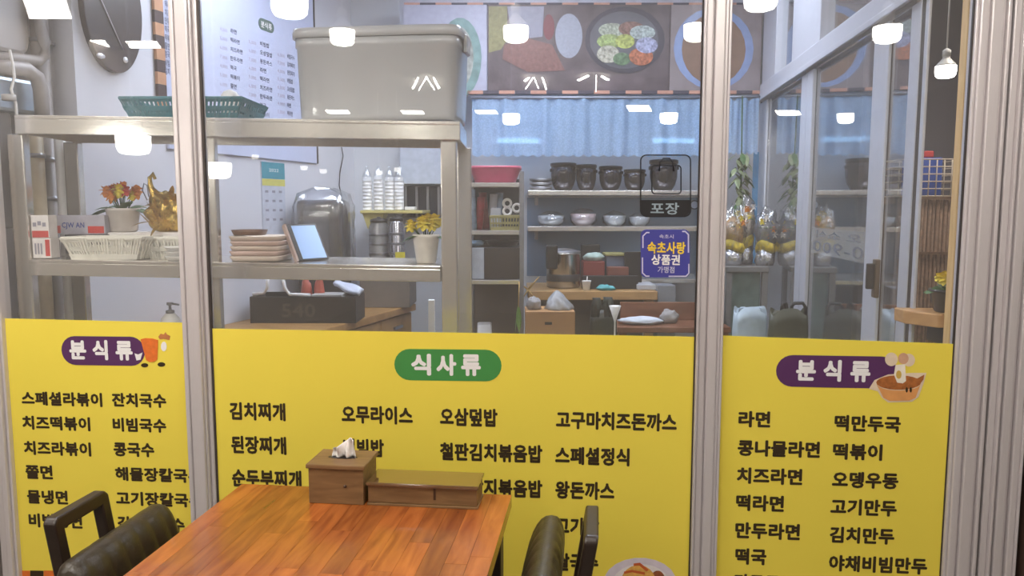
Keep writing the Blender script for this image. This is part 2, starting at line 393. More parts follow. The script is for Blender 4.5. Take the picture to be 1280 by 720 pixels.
flat(b3, 'picture_outline', [(1086, 486), (1093, 475), (1110, 468), (1140, 466), (1158, 466), (1154, 480), (1148, 496), (1140, 502), (1110, 503), (1102, 497), (1097, 489)], CRM, 0.0012)
flat(b3, 'picture_egg', pe(1114, 449, 8, 8.5), CRM, 0.0016); flat(b3, 'picture_egg', pe(1136, 450, 7.5, 8), CRM, 0.0016)
flat(b3, 'picture_fish_cake', pe(1129, 448, 6.5, 7), M('pinkish print', (206, 160, 130), 0.6), 0.0018)
flat(b3, 'picture_pot_inside', pe(1123, 478, 28, 9), POTD, 0.0020)
flat(b3, 'picture_pot', [(1096, 481)]+pe(1123, 480, 27, 8, 12, 180, 360)+[(1150, 481), (1144, 497), (1136, 500.5), (1112, 501), (1104, 497)], POT, 0.0024)
flat(b3, 'picture_handle', [(1144, 474), (1155, 468), (1154, 474), (1150, 479)], POTD, 0.0026)
flat(b3, 'picture_noodles', [(1119, 456), (1131, 455), (1132, 476), (1128, 479), (1121, 478), (1117, 468)], M('white noodle print', (236, 228, 212), 0.6), 0.0028)
flat(b3, 'picture_swirl', pe(1123, 468, 3.4, 5.2), M('yolk print', (206, 170, 80), 0.6), 0.0032)
for q in (1133, 1138): flat(b3, 'picture_mark', pe(q, 487, 1.4, 3.4), INK, 0.0028)

# ------------------------------------------------------------------ stickers on the glass
def glassflat(root, name, pts, mat, lift=0.0, parent=None):
    return root.part(name, MB().prism([p2(*q) for q in pts], 0.0050-lift, 0.0056-lift), mat, parent=parent)
st = Thing('gift_voucher_sticker', 'square blue sticker with yellow and white lettering on the middle pane', 'sticker', G, G.at(832, 347, 0.005))
glassflat(st, 'backing', rrect(801, 862.5, 287, 347, 7), M('blue sticker', (66, 66, 148), 0.5, var=0.03))
LIL = M('pale lilac line', (200, 196, 222), 0.5)
for q in ([(803, 310), (803, 295), (808, 290), (812, 290), (812, 291.6), (808.5, 291.6), (804.6, 295.5), (804.6, 310)],
          [(853, 288.6), (857, 288.6), (861.6, 293), (861.6, 316), (860, 316), (860, 293.6), (856.5, 290.2), (853, 290.2)],
          [(802.4, 322), (804, 322), (804, 341), (808, 344.6), (812, 344.6), (812, 346.2), (807.5, 346.2), (802.4, 341.5)],
          [(836, 346.4), (858, 346.4), (862, 342), (862, 330), (860.6, 330), (860.6, 341.4), (857.4, 344.8), (836, 344.8)]):
    glassflat(st, 'corner_line', q, LIL, 0.001)
def gtext(root, body, xl, xr, yt, yb, mat, bold=0.03, sl=0.01):
    A = p2(xl, yb, 0.005); B = p2(xr, yt, 0.005); m = MB(); m.flat = True
    m.text(body, A[0], B[0], A[1], B[1], 0.0036, -sl, bold); return root.part('lettering', m, mat)
gtext(st, '속초사랑', 809, 857, 302, 317, M('yellow lettering', (236, 202, 60), 0.5))
gtext(st, '상품권', 814, 850, 318, 331, WHT)
gtext(st, '가맹점', 822, 843, 333, 341, LIL, 0.015)
gtext(st, '속초시', 824, 842, 293, 298, LIL, 0.01)
ts = Thing('takeout_sticker', 'black outlined takeout sticker above the blue sticker on the middle pane', 'sticker', G, G.at(832, 272, 0.005))
BLK = M('black vinyl', (30, 29, 32), 0.5)
def ring(root, name, x0, x1, y0, y1, r, wd, mat):
    o = [p2(*q, 0.005) for q in rrect(x0, x1, y0, y1, r)]; i = [p2(*q, 0.005) for q in rrect(x0+wd, x1-wd, y0+wd, y1-wd, max(r-wd, 0.5))]
    n = len(o); vs = [(x, 0.0046, z) for x, z in o]+[(x, 0.0046, z) for x, z in i]+[(x, 0.0054, z) for x, z in o]+[(x, 0.0054, z) for x, z in i]
    fs = []
    for k in range(n):
        j = (k+1) % n
        fs += [(k, j, n+j, n+k), (2*n+k, 3*n+k, 3*n+j, 2*n+j), (k, 2*n+k, 2*n+j, j), (n+k, n+j, 3*n+j, 3*n+k)]
    return root.part(name, MB().add(vs, fs), mat)
ring(ts, 'outline', 800, 864, 193, 271, 8, 1.7, BLK)
glassflat(ts, 'band', [(800, 250), (864, 250), (863.5, 264), (857, 271.5), (807, 271.5), (800, 264)], BLK)
gtext(ts, '포장', 813, 849, 253, 268, M('grey blue lettering', (146, 160, 170), 0.5), 0.02)
ring(ts, 'bag_icon', 814, 852, 206, 243, 5, 1.6, BLK)
ts.part('bag_icon_handle', MB().tube([G.at(x, y, 0.005) for x, y in ((824, 214), (825, 203), (829, 198), (837, 198), (841, 203), (842, 214))], 0.0022, 6), BLK)

# ------------------------------------------------------------------ dining table with wooden blocks
TZ = 0.73
_a, _b, _c = G.atz(300, 605, TZ), G.atz(640, 618, TZ), G.atz(157, 720, TZ)
TX0, TX1, TY1 = (_a.x+_c.x)/2, _b.x, (_a.y+_b.y)/2
TY0 = TY1-1.2

TW = WOOD('oiled acacia block', (128, 62, 22), (172, 98, 42), 0.25, 5.0, (7, 1.0, 4), rand=0.26, coat=0.3)
tb = Thing('dining_table', 'glossy butcher block wooden dining table standing against the yellow banner', 'table', G, ((TX0+TX1)/2, (TY0+TY1)/2, 0))
nst = 15; wst = (TX1-TX0)/nst
for i in range(nst):
    y = TY0; first = True
    while y < TY1-1e-4:
        ln = random.uniform(0.3, 0.62)*(random.uniform(0.3, 1) if first else 1); first = False
        y2 = min(y+ln, TY1)
        if TY1-y2 < 0.12: y2 = TY1
        tb.part('plank', MB().box(TX0+i*wst, TX0+(i+1)*wst-0.0006, y, y2-0.0006, TZ-0.034, TZ), TW, bevel=0.0)
        y = y2
tb.part('edge_band', MB().box(TX0+0.004, TX1-0.004, TY0+0.004, TY1-0.004, TZ-0.038, TZ-0.0342), WOOD('edge wood', (120, 66, 26), (150, 88, 38), 0.4))
DLEG = M('dark table leg', (46, 34, 26), 0.5)
for sx in (TX0+0.05, TX1-0.05):
    for sy in (TY0+0.05, TY1-0.05):
        tb.part('leg', MB().box(sx-0.03, sx+0.03, sy-0.03, sy+0.03, 0, TZ-0.038), DLEG, bevel=0.004)
tb.part('apron', MB().box(TX0+0.05, TX1-0.05, TY1-0.07, TY1-0.05, TZ-0.12, TZ-0.038).box(TX0+0.05, TX1-0.05, TY0+0.05, TY0+0.07, TZ-0.12, TZ-0.038)
        .box(TX0+0.04, TX0+0.06, TY0+0.05, TY1-0.05, TZ-0.12, TZ-0.038).box(TX1-0.06, TX1-0.04, TY0+0.05, TY1-0.05, TZ-0.12, TZ-0.038), DLEG)
# tissue box
BW = WOOD('walnut veneer', (112, 84, 54), (136, 106, 70), 0.45, 9, (1.2, 6, 9))
q0 = G.atz(385, 629, TZ); q1 = G.atz(456, 631, TZ)
bx0, bx1, by0, by1, bz1 = q0.x, q1.x, q0.y, q0.y+0.125, TZ+0.106
tx = Thing('tissue_box', 'square brown wooden tissue box with a white tissue sticking out on the table', 'tissue box', G, ((bx0+bx1)/2, (by0+by1)/2, TZ))
tx.part('body', MB().box(bx0+0.002, bx1-0.002, by0+0.002, by1-0.002, TZ, bz1-0.012), BW, 0.002)
tx.part('lid', MB().box(bx0-0.003, bx1+0.003, by0-0.003, by1+0.003, bz1-0.0115, bz1), BW, 0.002)
tx.part('slot', MB().prismz([(x, y) for x, y in ellipse((bx0+bx1)/2, (by0+by1)/2, 0.04, 0.012)], bz1, bz1+0.0008), BLACKP)
tx.part('knob', MB().lathe(((bx0+bx1)/2+0.026, by0-0.001, TZ+0.05), [(0.001, -0.004), (0.004, -0.002), (0.004, 0.002), (0.001, 0.004)], 10), M('dark knot', (66, 44, 28), 0.5))
cxx, cyy = (bx0+bx1)/2+0.004, (by0+by1)/2
def tissue(u, v):
    wv = 0.034*(1-0.45*v*(1 if u > .5 else 0.2))
    x = cxx+(u-0.5)*2*wv + 0.012*v*(u-0.1); z = bz1+0.001+v*(0.048*(0.45+0.9*u-0.35*max(0, u-0.75)*3))
    y = cyy+0.012*math.sin(u*9+v*3)*v+0.008*math.sin(u*17)
    return (x, y, z)
tis = tx.part('tissue', MB().grid(tissue, 18, 8), M('white tissue', (240, 236, 232), 0.9))
tis.modifiers.new('solid', 'SOLIDIFY').thickness = 0.001
# cutlery box
r0 = G.atz(463, 634, TZ); r1 = G.atz(606, 633, TZ)
cx0, cx1, cy0, cy1, cz = bx1+0.008, G.at(605, 633, -0.30).x, by0+0.005, by0+0.105, TZ+0.062
cb = Thing('cutlery_box', 'long low brown wooden cutlery box with glossy lid beside the tissue box', 'cutlery box', G, ((cx0+cx1)/2, (cy0+cy1)/2, TZ))
cb.part('body', MB().box(cx0, cx1, cy0+0.004, cy1-0.004, TZ+0.006, cz-0.009), BW, 0.002)
cb.part('base_strip', MB().box(cx0-0.002, cx1+0.002, cy0, cy1, TZ, TZ+0.0058), BW, 0.001)
cb.part('lid', MB().box(cx0-0.003, cx1+0.004, cy0-0.003, cy1+0.004, cz-0.0088, cz), M('glossy clear topped lid', (104, 78, 46), 0.06, spec=1.0, coat=1.0), 0.002)
cb.part('front_notch', MB().box((cx0+cx1)/2+0.03, (cx0+cx1)/2+0.036, cy0+0.0025, cy0+0.0042, TZ+0.02, cz-0.012), M('dark knot', (66, 44, 28), 0.5))

# ------------------------------------------------------------------ padded chairs
LEATH = M('olive black leather', (50, 42, 28), 0.36, var=0.15, scale=25, bump=0.12, bscale=160)
FRM = M('dark stained chair wood', (44, 33, 26), 0.35, var=0.15)
def chair(xc, yc, d, label):
    """xc: plane of the backrest pad, d=+1 sitter faces +x"""
    t = Thing('dining_chair', label, 'chair', G, (xc, yc, 0), 'padded dining chairs at the table')
    X = lambda x: xc+d*x
    hw = 0.195; ZC = 0.565; LEAN = 0.16
    def pad(u, v):     # v round the section, u across the width
        yy = -hw+2*hw*u
        edge = min(1.0, (1-abs(2*u-1))/0.22); e = math.sqrt(max(0.0, 1-(1-edge)**2))
        a = 2*PI*v
        ch = 0.005*abs(math.sin(u*PI*7))
        hx = (0.044+ch)*(0.3+0.7*e); hz = 0.175*(0.8+0.2*e)
        ca, sa = math.cos(a), math.sin(a)
        sx_ = math.copysign(abs(ca)**0.8, ca)*hx; sz_ = math.copysign(abs(sa)**0.62, sa)*hz
        return (X(sx_-LEAN*sz_), yc+yy, ZC+sz_)
    m = MB(); nu, nv = 56, 28
    rings = [[pad(i/nu, j/nv) for j in range(nv)] for i in range(nu+1)]
    m.loft(rings); pd = t.part('backrest_pad', m, LEATH)
    for e_ in (0.0, 1.0):
        t.part('piping', MB().tube([pad(e_, j/nv) for j in range(nv+1)], 0.005, 6), LEATH, parent=pd)
    # leaning handle loop behind the pad
    ZT_ = 0.80
    def lbox(x0, x1, y0, y1, z0, z1):
        b = MB().box(x0, x1, y0, y1, z0, z1)
        return MB().add([(X(p.x-LEAN*(p.z-0.6)), yc+p.y, p.z) for p in b.v], b.f)
    oz = [(-0.098, 0.36), (-0.098, ZT_-0.012), (-0.086, ZT_), (0.086, ZT_), (0.098, ZT_-0.012), (0.098, 0.36), (0.066, 0.36), (0.066, ZT_-0.032), (-0.066, ZT_-0.032), (-0.066, 0.36)]
    vs = [(X(x_-LEAN*(z_-0.6)), yc+y_, z_) for x_ in (-0.112, -0.082) for y_, z_ in oz]; n_ = len(oz)
    lp = MB().add(vs, [tuple(range(n_)), tuple(reversed(range(n_, 2*n_)))]+[(k, n_+k, n_+(k+1) % n_, (k+1) % n_) for k in range(n_)])
    t.part('back_frame', lp, FRM, 0.005)
    t.part('back_brace', lbox(-0.0815, -0.04, -0.09, 0.09, 0.52, 0.55), FRM, 0.003)
    st_ = MB(); st_.loft([[(X(0.06+0.40*(0.5+0.5*math.copysign(abs(math.cos(a))**0.4, math.cos(a)))), yc+0.21*math.copysign(abs(math.sin(a))**0.4, math.sin(a)), z) for a in [2*PI*k/32 for k in range(32)]] for z in (0.40, 0.445, 0.46)])
    t.part('seat', st_, LEATH, 0.008)
    for lx in (-0.05, 0.42):
        for ly in (-0.17, 0.17):
            t.part('leg', MB().box(X(lx-0.018), X(lx+0.018), yc+ly-0.018, yc+ly+0.018, 0, 0.359), FRM, 0.003)
    t.part('seat_rail', MB().box(X(-0.07), X(0.44), yc-0.19, yc+0.19, 0.36, 0.399), FRM, 0.004)
    return t
chair(-1.10, -0.66, 1, 'dark padded chair with open handle back left of the table')
chair(-0.135, -0.62, -1, 'dark padded chair seen edge on right of the table')

# ------------------------------------------------------------------ stainless rack behind the glass
RV0, RV1 = 2.6, 2.98
T1L = K.at(28, 143.5, RV0); T1R = K.at(575, 151.5, RV0)
T2L = K.at(37, 324, RV0); T2R = K.at(575, 333, RV0)
def shz(A, B): return lambda x: A.z+(B.z-A.z)*(x-A.x)/(B.x-A.x)
z1 = shz(T1L, T1R); z2 = shz(T2L, T2R)
RX0 = K.at(24, 300, RV0).x; RX1 = K.at(561, 300, RV0).x
rk = Thing('steel_rack', 'stainless steel two tier pass shelf just behind the glass', 'shelf rack', K, ((RX0+RX1)/2, (RV0+RV1)/2, 0))
def leg(x, y): rk.part('leg', MB().lathe((x, y, 0), [(0.018, 0), (0.018, 0.03), (0.026, 0.035), (0.026, 2.0 if False else z1(x)-0.06)], 16), STEEL)
def sqleg(x, y, h): rk.part('leg', MB().box(x-0.027, x+0.027, y-0.02, y+0.02, 0, h), STEEL, 0.005)
for x, y in ((RX0, RV0+0.03), (RX1, RV0+0.03), (K.at(98, 300, RV1-0.03).x, RV1-0.03), (K.at(581, 300, RV1-0.03).x, RV1-0.03)):
    sqleg(x, y, z1(x)-0.062 if y > RV0+0.1 else z1(x)-0.0625)
rk.part('leg', MB().box(K.at(264, 300, RV0+0.03).x, K.at(275, 300, RV0+0.03).x, RV0+0.0125, RV0+0.045, 0, z1(-1.0)-0.0625), STEEL, 0.004)
def sboard(zf, h, x0, x1, t=0.012):
    m = MB()
    def shear(a): return [(x, y, z+zf(x)) for x, y, z in a]
    for (xa, xb, ya, yb, za, zb) in ((x0, x1, RV0, RV1, -t, 0), (x0, x1, RV0, RV0+0.012, -h, -t), (x0, x1, RV1-0.012, RV1, -h, -t), (x0, x0+0.012, RV0+0.012, RV1-0.012, -h, -t), (x1-0.012, x1, RV0+0.012, RV1-0.012, -h, -t)):
        b = MB().box(xa, xb, ya, yb, za, zb); m.add(shear(b.v), b.f)
    return m
rk.part('upper_shelf', sboard(z1, 0.062, K.at(18, 150, RV0).x, K.at(575, 150, RV0).x), STEEL, 0.002)
x2a = K.at(36, 330, RV0).x; x2b = RX1-0.03
rk.part('lower_shelf', sboard(z2, 0.055, x2a, x2b), STEEL, 0.002)
rk.part('bottom_shelf', MB().box(x2a, x2b, RV0, RV1, 0.88, 0.9), STEEL, 0.002)
pbx = K.at(213, 395, RV0+0.15).x; pzt = K.at(213, 378, RV0+0.15).z
pu = Thing('pump_bottle', 'clear pump bottle with silver pump head behind the left banner edge', 'bottle', K, (pbx, RV0+0.15, 0.9))
pu.part('bottle', MB().lathe((pbx, RV0+0.15, 0.901), [(0.03, 0), (0.032, 0.01), (0.032, pzt-0.9-0.06), (0.02, pzt-0.9-0.045), (0.014, pzt-0.9-0.04)], 20), WHITEP)
pu.part('pump_head', MB().lathe((pbx, RV0+0.15, 0.901), [(0.015, pzt-0.9-0.0395), (0.015, pzt-0.9-0.03), (0.005, pzt-0.9-0.028), (0.005, pzt-0.9-0.012), (0.011, pzt-0.9-0.01), (0.011, pzt-0.901)], 16), STEELD)
pu.part('nozzle', MB().tube([(pbx+0.011, RV0+0.15, pzt-0.005), (pbx+0.035, RV0+0.145, pzt-0.008)], 0.004, 6), STEELD)

# ---- things on the upper shelf
def basket(name, label, cat, px0, px1, pyt, v0, dep, zf, mat, slots=12, rows=2, flare=0.035, frame=K, group=None, solid=0.0):
    a = frame.at(px0, pyt, v0); b = frame.at(px1, pyt, v0)
    x0, x1 = a.x, b.x; zb = zf((x0+x1)/2)+0.001; zt = a.z
    t = Thing(name, label, cat, frame, ((x0+x1)/2, v0+dep/2, zb), group)
    H = zt-zb; y0, y1 = v0, v0+dep
    def rectring(k, z, th=0):
        f = flare*(1-k); return (x0+f+th, x1-f-th, y0+f*0.6+th, y1-f*0.6-th, z)
    f = flare
    t.part('bottom', MB().box(x0+f, x1-f, y0+f*.6, y1-f*.6, zb, zb+0.006), mat)
    rim = MB(); w_ = 0.012
    rim.box(x0, x1, y0, y0+w_, zt-0.012, zt).box(x0, x1, y1-w_, y1, zt-0.012, zt).box(x0, x0+w_, y0+w_, y1-w_, zt-0.012, zt).box(x1-w_, x1, y0+w_, y1-w_, zt-0.012, zt)
    t.part('rim', rim, mat, 0.003)
    # slatted flared walls with horizontal bands
    m = MB()
    def P_(s_, k):  # s_ in 0..4 round the rectangle
        fx = f*(1-k)
        X0, X1, Y0, Y1 = x0+fx, x1-fx, y0+fx*.6, y1-fx*.6
        i = int(s_) % 4; u = s_-int(s_)
        c = [(X0, Y0), (X1, Y0), (X1, Y1), (X0, Y1)]
        p, q = c[i], c[(i+1) % 4]
        return (p[0]+(q[0]-p[0])*u, p[1]+(q[1]-p[1])*u, zb+H*k)
    for band in range(rows+1):
        k0 = band/rows*0.8-(solid if band else 0); k1 = band/rows*0.8+0.12+(0.08 if band == 0 else 0)+solid
        for i in range(4):
            vs = [P_(i, k0), P_(i+0.9999, k0), P_(i+0.9999, k1), P_(i, k1)]
            m.add(vs, [(0, 1, 2, 3)])
    for i in range(4):
        n = slots if i % 2 == 0 else max(4, slots//2)
        for j in range(n+1):
            hw_ = 0.18+solid*1.6; u0 = i+min(0.9999, max(0, j/n-hw_/n)); u1 = i+min(0.9999, j/n+hw_/n)
            if u1 <= u0: continue
            m.add([P_(u0, 0), P_(u1, 0), P_(u1, 0.95), P_(u0, 0.95)], [(0, 1, 2, 3)])
    wl = t.part('walls', m, mat); so = wl.modifiers.new('solid', 'SOLIDIFY'); so.thickness = 0.004
    return t
TEAL = M('teal plastic', (46, 108, 120), 0.4, var=0.06)
basket('teal_basket', 'teal plastic slotted basket on the upper steel shelf', 'basket', 147, 303, 120, RV0+0.03, 0.27, z1, TEAL, 28, 2, 0.03, solid=0.05)
zz = z1(K.at(283, 140, RV0+.1).x)
a = K.at(281, 118, RV0+0.10)
dm = MB().lathe((a.x, RV0+0.15, zz+0.008), [(0.028, 0), (0.032, 0.015), (0.033, 0.07), (0.031, 0.085), (0.022, 0.098), (0.008, 0.104), (0.001, 0.105)], 20)
solo('white_lidded_jar', 'small white dome topped jar standing in the teal basket', 'jar', dm, WHITEP)
# grey storage bin with lid, standing a little askew on the shelf
gc_ = K.world(K.at(481, 100, RV0+0.19)); BF = Frame(gc_.x, gc_.y, 0.0)
A = K.at(370, 40, RV0+0.04); B = K.at(584, 40, RV0+0.04)
zb = z1((A.x+B.x)/2)+0.006
bn = Thing('storage_bin', 'large grey plastic storage bin with lid on the upper steel shelf', 'storage bin', BF, (0, 0, zb))
GB = M('grey translucent plastic', (192, 192, 194), 0.18, var=0.05, scale=6, coat=0.3, bump=0.12, bscale=9)
zt = K.at(480, 44, RV0+0.04).z
def sq(cx, cy, hx, hy, z, n=36, e=0.22):
    return [(cx+hx*math.copysign(abs(math.cos(2*PI*k/n))**e, math.cos(2*PI*k/n)), cy+hy*math.copysign(abs(math.sin(2*PI*k/n))**e, math.sin(2*PI*k/n)), z) for k in range(n)]
hx, hy = (B.x-A.x)/2, 0.135; cx, cy = 0, 0
bn.part('body', MB().loft([sq(cx, cy, hx*0.95, hy*0.93, zb), sq(cx, cy, hx*0.965, hy*0.95, zb+0.02), sq(cx, cy, hx*0.99, hy*0.99, zt-0.03), sq(cx, cy, hx*1.005, hy*1.01, zt-0.028), sq(cx, cy, hx*1.005, hy*1.01, zt)]), GB)
bn.part('lid', MB().loft([sq(cx, cy, hx*1.03, hy*1.05, zt+0.001), sq(cx, cy, hx*1.035, hy*1.06, zt+0.02), sq(cx, cy, hx*1.02, hy*1.03, zt+0.034), sq(cx, cy, hx*0.96, hy*0.93, zt+0.036), sq(cx, cy, hx*0.95, hy*0.9, zt+0.03)]), GB)
for s_ in (-1, 1):
    bn.part('latch', MB().box(cx+s_*hx*1.03-0.004, cx+s_*hx*1.03+0.008, cy-0.04, cy+0.04, zt-0.04, zt+0.02), GB, 0.003)

# ---- things on the lower shelf
WBK = M('white basket plastic', (226, 222, 212), 0.4, var=0.03)
def zl(x): return z2(x)
basket('white_basket', 'white plastic slotted basket on the lower shelf before the flowers', 'basket', 74, 178, 296, RV0+0.02, 0.16, zl, WBK, 26, 2, 0.03, group='white baskets on the lower shelf', solid=0.035)
basket('white_basket', 'white slotted basket before the gold ornament, next to the white dishes', 'basket', 179, 262, 296, RV0+0.10, 0.085, zl, WBK, 20, 2, 0.02, group='white baskets on the lower shelf', solid=0.03)
RED = M('red print', (196, 62, 58), 0.5); CART = M('white carton', (226, 220, 218), 0.6); BLU = M('blue print', (70, 84, 150), 0.5)
def carton(px0, px1, pyt, z0, v, dep, label, redside):
    a = K.at(px0, pyt, v); b = K.at(px1, pyt, v); zt = a.z
    t = Thing('small_carton', label, 'carton', K, ((a.x+b.x)/2, v+dep/2, z0), 'red and white cartons on the lower shelf')
    t.part('box', MB().box(a.x, b.x, v, v+dep, z0, zt), CART, 0.001)
    w_ = b.x-a.x; h_ = zt-z0
    if redside: t.part('red_stripe', MB().box(b.x-0.3*w_, b.x-0.06*w_, v-0.0008, v-0.0002, z0+0.1*h_, zt-0.06*h_), RED)
    else: t.part('red_stripe', MB().box(a.x+0.04*w_, b.x-0.04*w_, v-0.0008, v-0.0002, z0+0.03*h_, z0+0.32*h_), RED)
    for k in range(3):
        xx = a.x+w_*(0.12+0.16*k) if redside else a.x+w_*(0.1+0.27*k)
        t.part('print_mark', MB().box(xx, xx+w_*(0.09 if redside else 0.2), v-0.0008, v-0.0002, z0+h_*(0.2 if redside else 0.5+0.06*(k % 2)), z0+h_*(0.75 if redside else 0.68+0.06*(k % 2))), M('grey print', (150, 146, 160), 0.6))
    return zt
cz_ = carton(40, 63, 298, zl(K.at(50, 320, RV0).x)+0.003, RV0+0.02, 0.05, 'red and white carton at the left end of the lower shelf, bottom of the pair', True)
carton(38, 60, 269, cz_+0.001, RV0+0.02, 0.05, 'red and white carton at the left end of the lower shelf, top of the pair', False)
# dark tin and long box behind
a = K.at(66, 294, RV0+0.12); b = K.at(122, 294, RV0+0.12)
zs0 = zl(a.x)+0.006
solo('dark_carton', 'dark grey carton under the long red and blue box', 'carton', MB().box(a.x, b.x, RV0+0.19, RV0+0.28, zs0, K.at(66, 293, RV0+0.19).z), M('dark grey carton', (84, 80, 84), 0.6), bevel=0.002)
zt0 = K.at(66, 293, RV0+0.19).z+0.001
lb = Thing('foil_box', 'long box printed blue and red lying behind the white basket', 'box', K, ((a.x+b.x)/2, RV0+0.23, zt0))
zt1 = K.at(90, 269, RV0+0.19).z
x0 = K.at(64, 280, RV0+.19).x; x1 = K.at(131, 280, RV0+.19).x
lb.part('box', MB().box(x0, x1, RV0+0.19, RV0+0.26, zt0, zt1), M('silver grey carton', (176, 172, 184), 0.45), 0.001)
hh = zt1-zt0; ww = x1-x0
lb.part('red_print', MB().box(x0+0.02*ww, x0+0.17*ww, RV0+0.1892, RV0+0.1898, zt0+0.05*hh, zt0+0.45*hh), RED)
lb.part('red_print', MB().box(x0+0.68*ww, x1-0.02*ww, RV0+0.1892, RV0+0.1898, zt0+0.05*hh, zt0+0.42*hh), RED)
m_ = MB(); m_.flat = True; m_.text('CJW AN', x0+0.2*ww, x0+0.62*ww, zt0+0.25*hh, zt0+0.62*hh, RV0+0.189, 0, 0.02)
lb.part('lettering', m_, BLU)
# flower pots
def leaf(mb, p, d, ln, wd, curl=0.3):
    p = Vector(p); d = Vector(d).normalized(); side = d.cross(Vector((0, 0, 1)))
    if side.length < 0.05: side = Vector((1, 0, 0))
    side.normalize(); up = side.cross(d)
    pts = []
    for k in range(5):
        u = k/4; c = p+d*ln*u-Vector((0, 0, curl*ln*u*u)); w2 = wd*math.sin(PI*min(0.97, 0.08+0.9*u))*0.5
        pts.append((c-side*w2, c+up*w2*0.3, c+side*w2))
    vs = [q for r in pts for q in r]; fs = []
    for k in range(4):
        for j in range(2): fs.append((k*3+j, k*3+j+1, k*3+3+j+1, k*3+3+j))
    mb.add(vs, fs, True)
LEAF = M('green leaf', (64, 104, 52), 0.5, rand=0.15, var=0.2); LEAFD = M('dark green leaf', (52, 88, 46), 0.5, var=0.2)
def potted(label, px, pyb, v, zb, pw, ph, petals, potmat, nfl, spread, hgt, wide=0.8, wrap=False, name='potted_flowers', frame=K):
    sc_ = v/F if frame is K else (v+2.3)/F
    c = frame.at(px, pyb, v); r1 = pw*sc_/2; H = ph*sc_
    t = Thing(name, label, 'potted plant', frame, (c.x, v, zb))
    o = (c.x, v, zb)
    t.part('pot', MB().lathe(o, [(r1*wide*0.9, 0), (r1*wide, 0.004), (r1*0.97, H*0.88), (r1, H*0.9), (r1, H), (r1*0.88, H), (r1*0.84, H*0.86)], 22), potmat)
    t.part('soil', MB().lathe(o, [(r1*0.8, H*0.80), (r1*0.84, H*0.85), (0.002, H*0.88)], 16), M('dark soil', (60, 46, 36), 0.9))
    rnd = random.Random(px)
    for k in range(18):
        a = rnd.uniform(0, 2*PI); lm = MB()
        leaf(lm, (o[0]+0.4*r1*math.cos(a), o[1]+0.4*r1*math.sin(a), zb+H*0.9), (math.cos(a)*spread/r1*0.02, math.sin(a)*0.5, rnd.uniform(0.5, 1.3)), hgt*sc_*rnd.uniform(0.6, 1.0), r1*0.75, 0.35)
        t.part('leaf', lm, LEAF)
    for k in range(nfl):
        a = rnd.uniform(0, 2*PI); rr = spread*sc_*math.sqrt(rnd.uniform(0, 1)); zz_ = zb+H+hgt*sc_*(0.55+0.45*rnd.random())*(1-0.3*rr/(spread*sc_))
        p = (o[0]+rr*math.cos(a), o[1]+rr*0.6*math.sin(a), zz_)
        fm = MB(); fr = 6.0*sc_*rnd.uniform(0.8, 1.2)
        for q in range(7):
            b = 2*PI*q/7+a; leaf(fm, p, (math.cos(b), -0.55, math.sin(b)), fr*1.35, fr*1.2, 0.15)
        fm.blob(p, fr*0.55, fr*0.55, fr*0.55, 0.5, 3, 10, 7, k)
        fl = t.part('flower', fm, petals[k % len(petals)])
        t.part('flower_stem', MB().tube([(o[0]+0.3*(p[0]-o[0]), o[1]+0.3*(p[1]-o[1]), zb+H*0.88), (p[0], p[1], p[2])], 0.0015, 5), LEAFD, parent=fl)
    return t
ORF = M('orange petals', (222, 138, 48), 0.6, var=0.2); REF = M('red petals', (196, 66, 44), 0.6, var=0.2); YLF = M('yellow petals', (226, 204, 60), 0.6, var=0.15)
# a low box carries the flower pot and the gold ornament behind the basket
vx0 = K.at(128, 300, RV0+0.22).x; vx1 = K.at(236, 300, RV0+0.22).x
vz = K.at(170, 290, RV0+0.25).z
solo('low_white_box', 'low white box behind the white basket carrying the flowers and gold ornament', 'box', MB().box(vx0+0.03, vx1, RV0+0.2, RV1-0.02, zl(vx0)+0.004, vz), CART, bevel=0.003)
potted('white wrapped pot of orange and red flowers on the lower shelf', 155, 290, RV0+0.26, vz+0.001, 40, 29, [ORF, ORF, REF, YLF], M('white wrapped pot', (206, 198, 192), 0.35), 22, 21, 33)
# gold ornament
GOLD = M('gold foil', (214, 180, 98), 0.26, 0.8, 0.35, 40, bump=0.3, bscale=60)
c = K.at(211, 288, RV0+0.27)
go = Thing('gold_ornament', 'shiny gold leafy ornament with a loop behind the white basket', 'ornament', K, (c.x, RV0+0.27, vz+0.001))
go.part('body', MB().blob((c.x, RV0+0.27, vz+0.07), 0.07, 0.05, 0.075, 0.5, 3, 26, 18, 4.0, zmin=vz+0.001), GOLD)
rnd = random.Random(3)
for k in range(60):
    a = rnd.uniform(0, 2*PI); h = rnd.uniform(0.02, 0.13); lm = MB(); r = 0.062*(1-h/0.24)
    leaf(lm, (c.x+r*math.cos(a), RV0+0.27+r*math.sin(a), vz+h), (math.cos(a)*0.5, math.sin(a)*0.5-0.25, rnd.uniform(0.0, 1.4)), rnd.uniform(0.045, 0.09), 0.016, rnd.uniform(0.1, 0.6))
    go.part('gold_leaf', lm, GOLD)
go.part('neck', MB().tube([K.at(197, 262, RV0+0.26), K.at(193, 245, RV0+0.26), K.at(188, 232, RV0+0.26), K.at(187, 222, RV0+0.26), K.at(191, 217, RV0+0.26), K.at(194, 224, RV0+0.26)], [0.02, 0.014, 0.01, 0.008, 0.008, 0.006], 8), GOLD)
go.part('loop', MB().tube([K.at(184, 250, RV0+0.25), K.at(178, 238, RV0+0.25), K.at(180, 229, RV0+0.25), K.at(184, 232, RV0+0.25), K.at(186, 246, RV0+0.25)], 0.0025, 6), STEELD)
